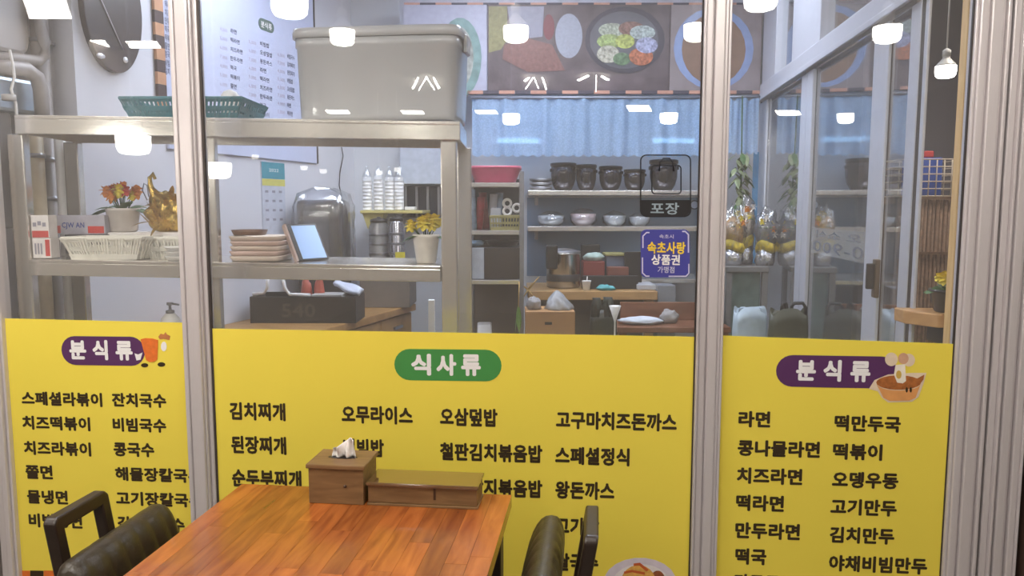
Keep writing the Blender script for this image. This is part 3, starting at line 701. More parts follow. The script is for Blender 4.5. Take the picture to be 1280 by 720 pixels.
# plates left of and right of the stile
PLT = M('ivory melamine', (226, 210, 196), 0.35, var=0.03); PLT2 = M('pink ivory melamine', (218, 190, 180), 0.35, var=0.03)
def tray(x0, x1, y0, y1, zb, h, mat, label, group, name='serving_tray', cat='tray'):
    m = MB(); cx, cy, hx, hy = (x0+x1)/2, (y0+y1)/2, (x1-x0)/2, (y1-y0)/2
    m.loft([sq(cx, cy, hx*0.93, hy*0.93, zb, 32, 0.3), sq(cx, cy, hx, hy, zb+h*0.8, 32, 0.3), sq(cx, cy, hx, hy, zb+h, 32, 0.3), sq(cx, cy, hx*0.95, hy*0.95, zb+h, 32, 0.3), sq(cx, cy, hx*0.9, hy*0.9, zb+h*0.45, 32, 0.3)])
    return solo(name, label, cat, m, mat, K, group)
ordn = ['lowest', 'second', 'third', 'fourth', 'topmost', 'sixth']
x0 = K.at(204, 310, RV0+0.02).x; x1 = K.at(268, 310, RV0+0.02).x; zb = zl(x0)+0.001
x0 = K.at(236, 310, RV0+0.02).x
x0, x1 = K.at(281, 310, RV0+0.03).x, K.at(347, 310, RV0+0.03).x
zb = zl(x0)+0.001; zstep = 0.0172
for k in range(5):
    dx = 0.004*random.uniform(-1, 1)
    tray(x0+dx, x1+dx, RV0+0.04, RV0+0.26, zb+k*zstep, zstep-0.0006, PLT if k % 2 == 0 else PLT2, ['bottom', 'second from bottom', 'middle', 'second from top', 'topmost'][k]+' ivory tray of the stack beside the tablet', 'ivory trays stacked beside the tablet')
brz = zb+5*zstep
solo('brown_dish', 'small brown dish lying on top of the ivory tray stack', 'dish', MB().loft([sq(x0+0.05, RV0+0.14, 0.05, 0.05, brz+0.0005, 28, 0.6), sq(x0+0.05, RV0+0.14, 0.058, 0.058, brz+0.02, 28, 0.6), sq(x0+0.05, RV0+0.14, 0.052, 0.052, brz+0.02, 28, 0.6), sq(x0+0.05, RV0+0.14, 0.045, 0.045, brz+0.008, 28, 0.6)]), M('brown lacquer', (110, 74, 52), 0.3))
xp0, xp1 = K.at(206, 310, RV0+0.21).x, K.at(262, 310, RV0+0.21).x
# three small white dishes at the stile
for k in range(3):
    xc_ = K.at(222, 315, RV0+0.055).x; zb_ = zl(xc_)+0.001
    m = MB().lathe((xc_, RV0+0.055, zb_+k*0.016), [(0.03, 0), (0.041, 0.012), (0.043, 0.0152), (0.039, 0.0152), (0.026, 0.005)], 24)
    solo('white_dish', ['bottom', 'middle', 'top'][k]+' white dish of the small stack beside the left stile', 'dish', m, WHITEP, K, 'small white dishes beside the left stile')
# tablet
A = K.at(356, 279, RV0+0.10)
tbz = zl(A.x)+0.001
xl, xr = K.at(384, 330, RV0+0.1).x, K.at(411, 330, RV0+0.1).x
tb2 = Thing('tablet', 'order tablet with glowing pale blue screen leaning on the lower shelf', 'tablet', K, ((xl+xr)/2, RV0+0.12, tbz))
def tabq(u, v, off=0.0):   # u across, v up; screen turned to the right and leaning back
    P0 = Vector(K.at(374, 330, RV0+0.08)); P1 = Vector(K.at(412, 330, RV0+0.2)); 
    P0.z = tbz+0.002; P1.z = tbz+0.002
    Tv = Vector(K.at(357, 280, RV0+0.16))-P0
    n = (P1-P0).cross(Tv).normalized()
    return P0+(P1-P0)*u+Tv*v+n*off
def tabbox(u0, u1, v0, v1, o0, o1):
    vs = [tabq(u, v, o) for o in (o0, o1) for u, v in ((u0, v0), (u1, v0), (u1, v1), (u0, v1))]
    return MB().add(vs, [(0, 1, 2, 3), (4, 7, 6, 5), (0, 4, 5, 1), (1, 5, 6, 2), (2, 6, 7, 3), (3, 7, 4, 0)])
tb2.part('casing', tabbox(0, 1, 0, 1, -0.008, 0.0), BLACKP, 0.003)
tb2.part('screen', tabbox(0.14, 0.93, 0.04, 0.94, 0.0004, 0.0012), EM('tablet screen', (150, 180, 226), 0.55))
tb2.part('side_trim', tabbox(-0.06, -0.001, 0, 1, -0.014, 0.001), M('rose trim', (196, 172, 164), 0.4))
tb2.part('stand', MB().box(xl-0.02, xl+0.03, RV0+0.215, RV0+0.25, tbz, tbz+0.05), BLACKP, 0.006)
# yellow flowers in white pot
c = K.at(534, 335, RV0+0.12)
potted('tall white pot of yellow flowers at the right end of the lower shelf', 533, 333, RV0+0.12, zl(c.x)+0.001, 34, 36, [YLF], M('white glazed pot', (222, 216, 206), 0.35), 20, 20, 25, 0.72)

# ------------------------------------------------------------------ left wall: pipes, duct, tank, plaque, menu board, calendar
PIPE = M('grey painted pipe', (150, 144, 142), 0.45, 0.2); PIPEB = M('beige pipe', (184, 168, 142), 0.5); DUCT = M('grey duct metal', (158, 154, 154), 0.45, 0.2, 0.06, 5)
def vpipe(label, px, pyt, pyb, off, r, mat, clamps=()):
    q = L.at(px, 260, -off)
    t = Thing('wall_pipe', label, 'pipe', L, (q.x, -off, 0), 'pipes on the left kitchen wall')
    zt = L.at(px, pyt, -off).z
    t.part('tube', MB().tube([(q.x, -off, 0), (q.x, -off, zt)], r, 14), mat)
    for cpy in clamps:
        z = L.at(px, cpy, -off).z
        cl = t.part('clamp', MB().lathe((q.x, -off, z-0.008), [(r+0.005, 0), (r+0.005, 0.016)], 14), STEELD)
        t.part('clamp_bolt', MB().box(q.x+r, q.x+r+0.03, -off-0.006, -off+0.006, z-0.005, z+0.005), STEELD, parent=cl)
    return t
vpipe('thick grey vertical pipe with clamps on the left wall', 63, -40, 400, -0.08, 0.032, PIPE, (54, 200, 248))
vpipe('beige vertical pipe left of the grey pipe', 48, 170, 400, -0.02, 0.03, PIPEB, (195,))
vpipe('thin white vertical pipe against the left wall', 80, 150, 400, 0.0, 0.02, WHITEP)
o = 0.0
def CL(p, e=0.0):
    p.x = max(p.x, 0.09+e); return p
t = solo('bent_pipe', 'grey pipe bending from the duct down to the steel tank', 'pipe', MB().tube([CL(L.at(-40, 84, -o)), CL(L.at(10, 84, -o), 0.03), L.at(34, 87, -o), L.at(46, 96, -o), L.at(51, 112, -o), L.at(53, 138, -o), L.at(53, 150, -o+0.05)], 0.026, 12), PIPE, L)
t = solo('bent_pipe', 'upper grey pipe curving beside the duct', 'pipe', MB().tube([CL(L.at(-40, 70, -o+0.045)), CL(L.at(20, 73, -o+0.045), 0.03), L.at(48, 76, -o+0.045), L.at(55, 70, -o+0.045), L.at(56, 55, -o+0.045), L.at(49, 30, -o+0.045), L.at(47, -20, -o+0.045)], 0.02, 12), PIPE, L)
q0, q1 = L.at(-60, 70, 0.08), L.at(40, 70, 0.08); q0.x = max(q0.x, 0.09)
dz0 = L.at(20, 68, 0.08).z
dm = MB().loft([[(q0.x+(q1.x-q0.x)*s_, 0.08+y_, z_) for s_, z_ in ((0, dz0), (0.88, dz0), (0.97, dz0+0.02), (1, dz0+0.06), (0.97, dz0+0.55), (0, dz0+0.55))] for y_ in (0, 0.25)], smooth=False)
solo('exhaust_duct', 'big grey exhaust duct in the upper left corner', 'duct', dm, DUCT, L, bevel=0.02)
q0, q1 = L.at(-60, 97, 0.06), L.at(47, 97, 0.06); q0.x = max(q0.x, 0.09); z0_ = L.at(20, 141, 0.06).z; z1_ = L.at(20, 97, 0.06).z
tk = Thing('steel_tank', 'steel boiler tank on the left wall below the duct', 'tank', L, ((q0.x+q1.x)/2, 0.18, z0_))
tk.part('body', MB().box(q0.x, q1.x, 0.06, 0.33, z0_, z1_), M('bluish steel', (150, 164, 176), 0.3, 0.7), 0.015)
tk.part('lower_cover', MB().box(q0.x, L.at(14, 130, 0.07).x, 0.07, 0.33, z0_-0.42, z0_-0.001), M('dark grey cover', (112, 108, 108), 0.5), 0.01)
cbl = MB().tube([L.at(*q, -0.05) for q in ((12, 62), (16, 80), (18, 96), (14, 112), (20, 130), (21, 150), (20, 185), (24, 210), (25, 240))], 0.005, 6)
cb_ = Thing('white_cable', 'white cable hanging in front of the steel tank', 'cable', L, L.at(25, 240, -0.05))
cb_.part('cord', cbl, WHITEP)
q = L.at(11, 122, -0.06)
cb_.part('plug_ring', MB().lathe((q.x, q.y, q.z-0.01), [(0.012, 0), (0.022, 0), (0.022, 0.02), (0.012, 0.02)], 16), M('pale grey plug', (190, 186, 184), 0.4))
q = L.at(27, 226, -0.05)
cb_.part('plug_cap', MB().lathe((q.x, q.y, q.z-0.02), [(0.03, 0), (0.026, 0.012), (0.008, 0.03), (0.006, 0.04)], 16), M('pale grey plug', (190, 186, 184), 0.4))
# round plaque
qc = L.at(140, 10, -0.02); qb = L.at(152, 93, -0.02); R_ = qc.z-qb.z
rx = (L.at(176, 10, -0.02).x-L.at(103, 10, -0.02).x)/2

pq = Thing('round_wall_plaque', 'large dark round plaque on the white wall left of the menu board', 'wall decoration', L, (qc.x, 0, qc.z-R_))
pc = L.at(140, 10, -0.02).x
pq.part('disc', MB().prism(ellipse(pc, qc.z, rx, R_, 48), -0.03, -0.002), M('dark glossy disc', (70, 64, 68), 0.22, var=0.2, scale=5), 0.004)
pq.part('pale_line', MB().tube([L.at(124, -6, -0.034), L.at(154, 62, -0.034)], 0.0025, 5), M('pale line', (190, 186, 196), 0.5))
pq.part('pale_spot', MB().blob(L.at(157, 75, -0.034), 0.012, 0.006, 0.012), M('pale spot', (220, 220, 226), 0.3, 0.5))  # small pale blobs set on the disc
pq.part('pale_spot', MB().blob(L.at(126, 70, -0.034), 0.02, 0.006, 0.01, 0.3), M('pale spot', (220, 220, 226), 0.3, 0.5))
# menu board on left wall
bl = L.at(208, 100, -0.015).x; br = L.at(395, 150, -0.015).x
zbl = L.at(262, 190, -0.015); zbr = L.at(394, 205, -0.015); zb = (zbl.z+zbr.z)/2; ztp = L.at(300, -60, -0.015).z+0.1
mbd = Thing('wall_menu_board', 'pale blue wall menu board with columns of prices on the left wall', 'menu board', L, ((bl+br)/2, 0, zb))
mbd.part('panel', MB().box(bl, br, -0.015, -0.001, zb, ztp), M('pale blue board', (196, 202, 228), 0.6, var=0.02), 0.002)
mbd.part('edge_strip', MB().box(br, br+0.012, -0.018, -0.001, zb, ztp), GASK)
CHK1 = M('tan check', (196, 146, 112), 0.6); CHK2 = M('dark check', (74, 58, 60), 0.6)
bw = L.at(203, 60, -0.016).x-L.at(192, 60, -0.016).x
k = 0; z = L.at(198, 150, -0.016).z
while z < ztp:
    mbd.part('border_block', MB().box(bl-bw, bl-0.001, -0.016, -0.001, z, z+0.052), CHK1 if k % 2 else CHK2); z += 0.0525; k += 1
names = ['라면', '떡라면', '치즈라면', '만두라면', '떡국', '떡볶이', '쫄면', '콩국수', '비빔국수', '김치찌개', '된장찌개', '비빔밥', '오삼덮밥', '왕돈까스']
PTX = M('pink grey print', (176, 160, 178), 0.6); NTX = M('blue grey print', (86, 88, 112), 0.6)
def wtext(body, sx, zc, wd, hh_, mat, bold=0.02):
    m = MB(); m.flat = True; m.text(body, sx, sx+wd, zc-hh_/2, zc+hh_/2, -0.0162, 0, bold); mbd.part('menu_text', m, mat)
idx = 0
for col, (pxp, pxn, pend) in enumerate(((275, 288, 303), (311, 325, 340), (347, 359, 368))):
    for r in range(11):
        py = (36, 52, 68)[col]+r*(11.5, 11, 10.2)[col]
        a0 = L.at(pxp, py, -0.016); a1 = L.at(pxp+9, py, -0.016); n0 = L.at(pxn, py+2, -0.016); n1 = L.at(pend, py+2, -0.016)
        if a0.z < zb+0.02: continue
        hz = (L.at(pxn, py-3, -0.016).z-L.at(pxn, py+3, -0.016).z)
        wtext(['4,000', '5,000', '6,000', '7,000'][(r+col) % 4], a0.x, a0.z, a1.x-a0.x, hz*0.8, PTX, 0.0)
        s_ = names[idx % len(names)]; idx += 1
        wtext(s_, n0.x, n0.z, (n1.x-n0.x)*min(1, len(s_)/4), hz, NTX)
for r in range(10):
    py = -6+r*10.5
    n0 = L.at(206, py, -0.016); n1 = L.at(212, py, -0.016)
    wtext('%s' % names[r][:2], n0.x, n0.z, (n1.x-n0.x), 0.03, NTX)
    py = -4+r*0
cc = L.at(333, 32, -0.0165); pw = (L.at(343, 32, -0.0165).x-L.at(324, 32, -0.0165).x)/2
mbd.part('heading_plate', MB().prism(rrect(cc.x-pw, cc.x+pw, cc.z-0.03, cc.z+0.03, 0.03), -0.0165, -0.0152), M('grey green plate', (96, 118, 112), 0.6))
m = MB(); m.flat = True; m.text('분식류', cc.x-pw*0.7, cc.x+pw*0.7, cc.z-0.017, cc.z+0.017, -0.017); mbd.part('heading_text', m, WHT)
# calendar
a0 = L.at(327, 202, -0.01); a1 = L.at(355.5, 202, -0.01); zb = L.at(340, 300, -0.01).z; zt = L.at(340, 203, -0.01).z
cal = Thing('wall_calendar', 'narrow wall calendar with teal header hanging on the left wall', 'calendar', L, ((a0.x+a1.x)/2, 0, zb))
cal.part('page', MB().box(a0.x, a1.x, -0.008, -0.001, zb, zt), M('calendar paper', (196, 200, 214), 0.7), 0.001)
h = zt-zb; wdt = a1.x-a0.x
cal.part('header', MB().box(a0.x, a1.x, -0.0096, -0.0082, zt-0.21*h, zt), M('teal print', (70, 146, 162), 0.6))
cal.part('yellow_band', MB().box(a0.x, a1.x, -0.0096, -0.0082, zt-0.30*h, zt-0.215*h), M('yellow band', (206, 200, 110), 0.6))
m = MB(); m.flat = True; m.text('2022', a0.x+wdt*0.3, a0.x+wdt*0.72, zt-0.12*h, zt-0.08*h, -0.0102, 0, 0.0); cal.part('lettering', m, WHT)
for r in range(4):
    for c_ in range(3):
        x = a0.x+wdt*(0.12+0.3*c_); z = zt-h*(0.36+0.12*r)
        cal.part('date_mark', MB().box(x, x+wdt*0.13, -0.0092, -0.0082, z-0.03*h, z), M('grey print', (150, 146, 160), 0.6))
wr = MB().tube([L.at(*q, -0.012) for q in ((427, 184), (429, 195), (425, 215), (424, 232), (427, 245))], 0.003, 6)
solo('wall_wire', 'thin dark wire running down the white wall beside the menu board', 'wire', wr, BLACKP, L)

# ------------------------------------------------------------------ counter along the left wall and things on it
CZ = 0.92
CW = WOOD('light counter wood', (150, 110, 62), (178, 136, 84), 0.4, 6, (3, 1, 3))
lc = lambda px, py, z: L.atz(px, py, z)
e0 = L.atz(430, 405, CZ); dep = -e0.y
ct = Thing('side_counter', 'light wooden counter running along the left wall', 'counter', L, (1.3, -dep/2, 0))
CX0, CX1 = 0.75, le-0.30
ct.part('worktop', MB().box(CX0, CX1, -dep, -0.005, CZ-0.04, CZ), CW, 0.004)
for i in range(4):
    xa = CX0+0.02+i*(CX1-CX0-0.04)/4; xb = xa+(CX1-CX0-0.04)/4
    dr = ct.part('cabinet_door', MB().box(xa+0.004, xb-0.004, -dep+0.02, -dep+0.04, 0.06, CZ-0.05), CW, 0.003)
    ct.part('handle', MB().box((xa+xb)/2-0.05, (xa+xb)/2+0.05, -dep+0.005, -dep+0.0195, CZ-0.12, CZ-0.105), STEELD, parent=dr)
ct.part('carcass', MB().box(CX0+0.01, CX1-0.01, -dep+0.041, -0.01, 0.0, CZ-0.041), CW)
# black cash tray
v = 3.85
a = K.atz(313, 404, CZ); b = K.at(445, 404, a.y)
x0, x1, y0 = a.x, b.x, a.y
ht = K.at(330, 371, y0).z-CZ
bt = Thing('black_tray_box', 'black open box of packets on the side counter', 'tray', K, ((x0+x1)/2, y0+0.12, CZ))
BLKT = M('matt black plastic', (46, 44, 42), 0.5)
dd = 0.24
bt.part('bottom', MB().box(x0, x1, y0, y0+dd, CZ, CZ+0.008), BLKT)
bt.part('front', MB().box(x0, x1, y0, y0+0.008, CZ+0.0085, CZ+ht), BLKT, 0.002)
bt.part('back', MB().box(x0, x1, y0+dd-0.008, y0+dd, CZ+0.0085, CZ+ht), BLKT, 0.002)
bt.part('side', MB().box(x0, x0+0.008, y0+0.009, y0+dd-0.009, CZ+0.0085, CZ+ht), BLKT, 0.002); bt.part('side', MB().box(x1-0.008, x1, y0+0.009, y0+dd-0.009, CZ+0.0085, CZ+ht), BLKT, 0.002)
m = MB(); m.flat = True; m.text('540', x0+(x1-x0)*0.30, x0+(x1-x0)*0.62, CZ+ht*0.22, CZ+ht*0.75, y0-0.0008, 0, 0.02)
bt.part('faint_lettering', m, M('faint grey print', (72, 68, 58), 0.5))
def pk(name, label, cat, mb, mat, **k): return solo(name, label, cat, mb, mat, K, **k)
h1 = MB().tube([K.at(316, 368, y0+.02), K.at(330, 366, y0+.02), K.at(334, 360, y0+.02), K.at(335, 345, y0+.02)], 0.009, 8)
h2 = MB().tube([K.at(353, 346, y0+.02), K.at(356, 360, y0+.02), K.at(362, 368, y0+.02), K.at(388, 369, y0+.02)], 0.009, 8)
hd = Thing('white_bag_handles', 'white curved carrier handles sticking out of the black box', 'handle', K, K.at(350, 370, y0+0.02))
hd.part('handle', h1, WHITEP); hd.part('handle', h2, WHITEP)
for q, lb_ in ((382, 'left'), (398, 'right')):
    p = K.at(q, 356, y0+0.10)
    pk('red_packet', lb_+' of the two round red packets in the black box', 'packet', MB().blob((p.x, y0+0.12, CZ+0.01+(p.z-CZ)/2+0.005), 0.03, 0.03, (p.z-CZ)/2+0.02, 0.2, 2, 16, 12, q), M('red packet', (176, 86, 70), 0.4), group='round red packets in the black box')
p0 = K.at(420, 352, y0+0.12); 
def pap(u, v_): 
    A_ = K.at(416, 354, y0+0.16); B_ = K.at(447, 366, y0+0.06); C_ = K.at(424, 349, y0+0.2)
    q = A_+(B_-A_)*u+(C_-A_)*v_; q.z += 0.006*math.sin(u*6+v_*4); return q
o_ = pk('paper_bundle', 'crumpled bluish white paper bundle lying on the black box', 'paper', MB().grid(pap, 10, 6), M('bluish paper', (206, 212, 226), 0.6)).o
o_.modifiers.new('solid', 'SOLIDIFY').thickness = 0.02
pk('silver_packet', 'silver flat packets lying at the right of the black box', 'packet', MB().box(K.at(390, 366, y0+.05).x, K.at(428, 366, y0+.05).x, y0+0.03, y0+0.15, CZ+0.0085, CZ+ht+0.008), M('pale silver packet', (176, 174, 170), 0.4), bevel=0.004)
# dark appliance wrapped in plastic
v = 4.25
a = K.at(367, 250, v); b = K.at(428, 250, v); zt = K.at(400, 250, v).z
ap = Thing('wrapped_appliance', 'tall dark grey machine under clear plastic wrap by the white wall', 'appliance', K, ((a.x+b.x)/2, v+0.12, CZ))
ap.part('body', MB().box(a.x+0.006, b.x-0.006, v+0.01, v+0.24, CZ, zt), M('charcoal plastic', (66, 64, 66), 0.4), 0.025)
ap.part('front_panel', MB().box(a.x+0.05, b.x-0.08, v+0.003, v+0.0095, zt-0.34, zt-0.06), M('slate panel', (84, 86, 92), 0.3), 0.003)
PLAS = GLASS('thin clear plastic', (0.9, 0.92, 0.94), 0.2, 0.5, 0.2)
cx, cy = (a.x+b.x)/2, v+0.12
def wrapf(i, j, n=30):
    ang = 2*PI*j/n; k = i/7
    r = 1.0+0.05*math.sin(ang*7+i)+0.03*math.sin(ang*13+2*i)
    x = math.copysign(abs(math.cos(ang))**0.4, math.cos(ang))*0.155*r; y = math.copysign(abs(math.sin(ang))**0.4, math.sin(ang))*0.14*r
    if i == 7: x *= 0.35; y *= 0.35
    if i == 6: x *= 0.85; y *= 0.85
    z = CZ+0.25+(zt-CZ-0.25+0.03)*min(1, i/6)+(0.035 if i == 7 else 0)+0.008*math.sin(ang*5)
    return (cx+x, cy+y, z)
ap.part('plastic_wrap', MB().loft([[wrapf(i, j) for j in range(30)] for i in range(8)], cap0=False), PLAS)
# grey cabinet at the corner, yellow cup shelf, dispensers
v = 4.45
a = K.at(449, 332, v); b = K.at(512, 332, v); zc_ = a.z
cn = Thing('corner_cabinet', 'grey box cabinet on the side counter carrying the jars', 'cabinet', K, ((a.x+b.x)/2, v+0.2, CZ))
cn.part('body', MB().box(a.x, b.x, v, v+0.3, CZ+0.001, zc_-0.021), M('grey laminate', (120, 112, 104), 0.5), 0.003)
cn.part('top', MB().box(a.x-0.01, b.x+0.01, v-0.01, v+0.3, zc_-0.02, zc_), M('pale top', (170, 160, 150), 0.4), 0.003)
x0, x1 = K.at(470, 300, v+.05).x, K.at(491, 300, v+.05).x
def jar(name, label, px, pyt, w, mat, capm, zbase=zc_, v_=v+0.14):
    c = K.at(px, 300, v_); r = w*v_/F/2; H = K.at(px, pyt, v_).z-zbase
    t = Thing(name, label, 'dispenser', K, (c.x, v_, zbase))
    t.part('body', MB().lathe((c.x, v_, zbase), [(r, 0), (r, H*0.06), (r*0.96, H*0.08), (r*0.96, H*0.78), (r*0.8, H*0.86), (r*0.8, H*0.88)], 22), mat)
    t.part('cap', MB().lathe((c.x, v_, zbase), [(r*0.85, H*0.885), (r*0.85, H*0.94), (r*0.5, H*0.97), (r*0.2, H*0.98), (r*0.2, H)], 18), capm)
    for k in range(3):
        t.part('band', MB().lathe((c.x, v_, zbase+H*(0.2+0.2*k)), [(r*0.985, 0), (r*1.0, 0.004), (r*1.0, 0.012), (r*0.985, 0.016)], 22, cap0=False, cap1=False), STEELD)
    return t, c, r, H
jar('glass_dispenser', 'glassy grey drink dispenser on the corner cabinet', 474, 271, 26, M('greyish clear plastic', (120, 118, 116), 0.15, var=0.2), BLACKP)
t_, c, r, H = jar('steel_flask', 'shiny steel flask with yellow tag on the corner cabinet', 496, 269, 21, M('polished steel', (200, 200, 205), 0.12, 0.95, 0.1), BLACKP, v_=v+0.1)
t_.part('yellow_tag', MB().box(c.x-0.002, c.x+r*1.1, v+0.1-r-0.006, v+0.1-r-0.002, zc_+0.01, zc_+H*0.26), M('yellow tag', (206, 192, 60), 0.5))
YSH = M('yellow plastic', (206, 190, 118), 0.4)
vy = 4.62
a = K.at(450, 263, vy); b = K.at(528, 263, vy)
ys = Thing('yellow_wall_shelf', 'pale yellow plastic shelf holding the white cup stacks', 'shelf', K, ((a.x+b.x)/2, vy+0.15, a.z-0.1))
ys.part('tray', MB().box(a.x, b.x, vy, BACK-0.001, a.z-0.018, a.z), YSH, 0.003)
ys.part('bracket', MB().prism([(a.x+0.01, a.z-0.0185), (a.x+0.14, a.z-0.0185), (a.x+0.10, a.z-0.11), (a.x+0.04, a.z-0.11)], vy+0.02, vy+0.19), YSH)
for k, px in enumerate((459, 473, 487, 499)):
    c = K.at(px, 240, vy+0.07); H = K.at(px, 222-2*(k == 1), vy+0.07).z-a.z
    pr = [(0.024, 0.001), (0.028, 0.004)]
    n = 9
    for i in range(n):
        z0 = 0.004+(H-0.004)*i/n; z1_ = 0.004+(H-0.004)*(i+1)/n
        pr += [(0.0286, z0+0.0005), (0.0286, z0+0.0025), (0.0278, z0+0.003), (0.028, z1_)]
    pr += [(0.022, H+0.002)]
    t = Thing('paper_cup_stack', ['leftmost', 'second', 'third', 'rightmost'][k]+' tall stack of white paper cups on the yellow shelf', 'cup stack', K, (c.x, vy+0.07, a.z), 'white cup stacks on the yellow shelf')
    t.part('cups', MB().lathe((c.x, vy+0.07, a.z), pr, 18), WHITEP)
    t.part('plastic_sleeve', MB().lathe((c.x, vy+0.07, a.z+0.002), [(0.0292, H*0.88), (0.0292, H), (0.02, H+0.03), (0.006, H+0.05), (0.012, H+0.065)], 14, cap0=False, cap1=False), PLAS)
solo('white_napkin_pack', 'flat white pack beside the cup stacks on the yellow shelf', 'pack', MB().box(K.at(506, 260, vy+.05).x, K.at(519, 260, vy+.05).x, vy+0.04, vy+0.12, a.z+0.001, a.z+0.022), WHITEP, K, bevel=0.004)
# dark barred opening in the back wall
wx0, wx1 = K.at(503, 250, BACK-0.03).x, K.at(552, 250, BACK-0.03).x; wz0, wz1 = K.at(520, 272, BACK-0.03).z, K.at(520, 233, BACK-0.03).z
ww = Thing('window_5', 'small dark barred window in the kitchen corner', None, K, ((wx0+wx1)/2, BACK, wz0), None, 'structure')
ww.part('dark_pane', MB().box(wx0, wx1, BACK-0.03, BACK-0.002, wz0, wz1), M('dark blue pane', (44, 48, 58), 0.25))
for k in range(4):
    x = wx0+(wx1-wx0)*(0.06+0.28*k); ww.part('bar', MB().box(x, x+0.016, BACK-0.045, BACK-0.0305, wz0, wz1), STEELD)
solo('wall_unit', 'pale wall cabinet above the barred window in the kitchen corner', 'cabinet', MB().box(K.at(500, 200, BACK-.12).x, K.at(560, 200, BACK-.12).x, BACK-0.12, BACK-0.002, K.at(520, 230, BACK-.12).z, K.at(520, 180, BACK-.12).z), M('pale grey unit', (188, 194, 206), 0.5), K, bevel=0.004)
# leaning post near the counter end
solo('white_post', 'thin white upright strip beside the rack leg', 'post', MB().box(K.at(535, 390, 3.5).x, K.at(543, 390, 3.5).x, 3.5, 3.53, 0, K.at(540, 375, 3.5).z), WHITEP, K, bevel=0.003)

# ------------------------------------------------------------------ small steel shelf unit in the middle background
UV0, UV1 = 4.2, 4.55
ux0, ux1 = K.at(583, 300, UV0).x, K.at(655, 300, UV0).x
us = Thing('steel_shelf_unit', 'narrow steel shelf unit stacked with goods behind the rack', 'shelf unit', K, ((ux0+ux1)/2, (UV0+UV1)/2, 0))
uz = [K.at(620, y, UV0).z for y in (228, 288, 350)]
for x in (ux0+0.012, ux1-0.012):
    for y in (UV0+0.012, UV1-0.012): us.part('post', MB().box(x-0.012, x+0.012, y-0.012, y+0.012, 0, uz[0]+0.06), STEELD, 0.002)
for z in uz: us.part('shelf', MB().box(ux0+0.025, ux1-0.025, UV0-0.0, UV1, z-0.025, z), STEEL, 0.003)
us.part('shelf', MB().box(ux0+0.025, ux1-0.025, UV0, UV1, 0.5, 0.52), STEEL, 0.003)
us.part('back_panel', MB().box(ux0, ux1, UV1+0.001, UV1+0.012, 0, uz[0]+0.03), M('dark slate panel', (62, 64, 70), 0.5))
us.part('inner_panel', MB().box(ux0+0.03, ux1-0.03, UV0+0.26, UV0+0.27, 0.521, uz[2]-0.026), M('dark brown panel', (78, 66, 52), 0.6))
PNK = M('pink plastic', (192, 84, 112), 0.4)
a = K.at(586, 207, UV0+0.02); b = K.at(651, 207, UV0+0.02)
m = MB().loft([sq((a.x+b.x)/2, UV0+0.17, (b.x-a.x)*0.40, 0.12, uz[0]+0.001, 36, 0.5), sq((a.x+b.x)/2, UV0+0.17, (b.x-a.x)*0.49, 0.15, a.z-0.02, 36, 0.5), sq((a.x+b.x)/2, UV0+0.17, (b.x-a.x)*0.52, 0.16, a.z-0.016, 36, 0.5), sq((a.x+b.x)/2, UV0+0.17, (b.x-a.x)*0.52, 0.16, a.z, 36, 0.5), sq((a.x+b.x)/2, UV0+0.17, (b.x-a.x)*0.47, 0.14, a.z, 36, 0.5), sq((a.x+b.x)/2, UV0+0.17, (b.x-a.x)*0.38, 0.11, uz[0]+0.015, 36, 0.5)])
solo('pink_basin', 'pink plastic basin on top of the narrow steel shelf unit', 'basin', m, PNK)
# middle shelf: yellow basket with rolls, red packets
basket('yellow_basket', 'pale yellow basket on the middle shelf of the steel unit', 'basket', 612, 650, 269, UV0+0.02, 0.2, lambda x: uz[1], M('olive yellow plastic', (150, 142, 92), 0.5), 10, 2, 0.008)
for k, (px, py) in enumerate(((634, 254), (634, 264), (646, 260))):
    c = K.at(px, py, UV0+0.05); R1, R0 = 0.028, 0.014; n = 20
    rings = [[(c.x+r_*math.cos(2*PI*j/n), UV0+y_, c.z+r_*math.sin(2*PI*j/n)) for j in range(n)] for r_, y_ in ((R0, 0.17), (R0, 0.05), (R1, 0.05), (R1, 0.17), (R0, 0.17))]
    solo('paper_roll', ['upper left', 'lower left', 'right'][k]+' white paper roll in the yellow basket', 'paper roll', MB().loft(rings, False, False), WHITEP, K, 'paper rolls in the yellow basket')
a = K.at(613, 260, UV0+0.05)
solo('grey_carton', 'small pale grey carton standing in the yellow basket', 'carton', MB().box(a.x, K.at(626, 260, UV0+.05).x, UV0+0.05, UV0+0.15, uz[1]+0.008, K.at(620, 260, UV0+.05).z), M('pale grey carton', (176, 178, 184), 0.6), bevel=0.002)
PKM = [M('red glossy packet', (160, 52, 62), 0.3, var=0.3, scale=40), M('silver blue packet', (150, 168, 188), 0.25, 0.3, 0.3, 40), M('dark red packet', (120, 44, 52), 0.3, var=0.3, scale=40), M('white glossy packet', (204, 204, 210), 0.3)]
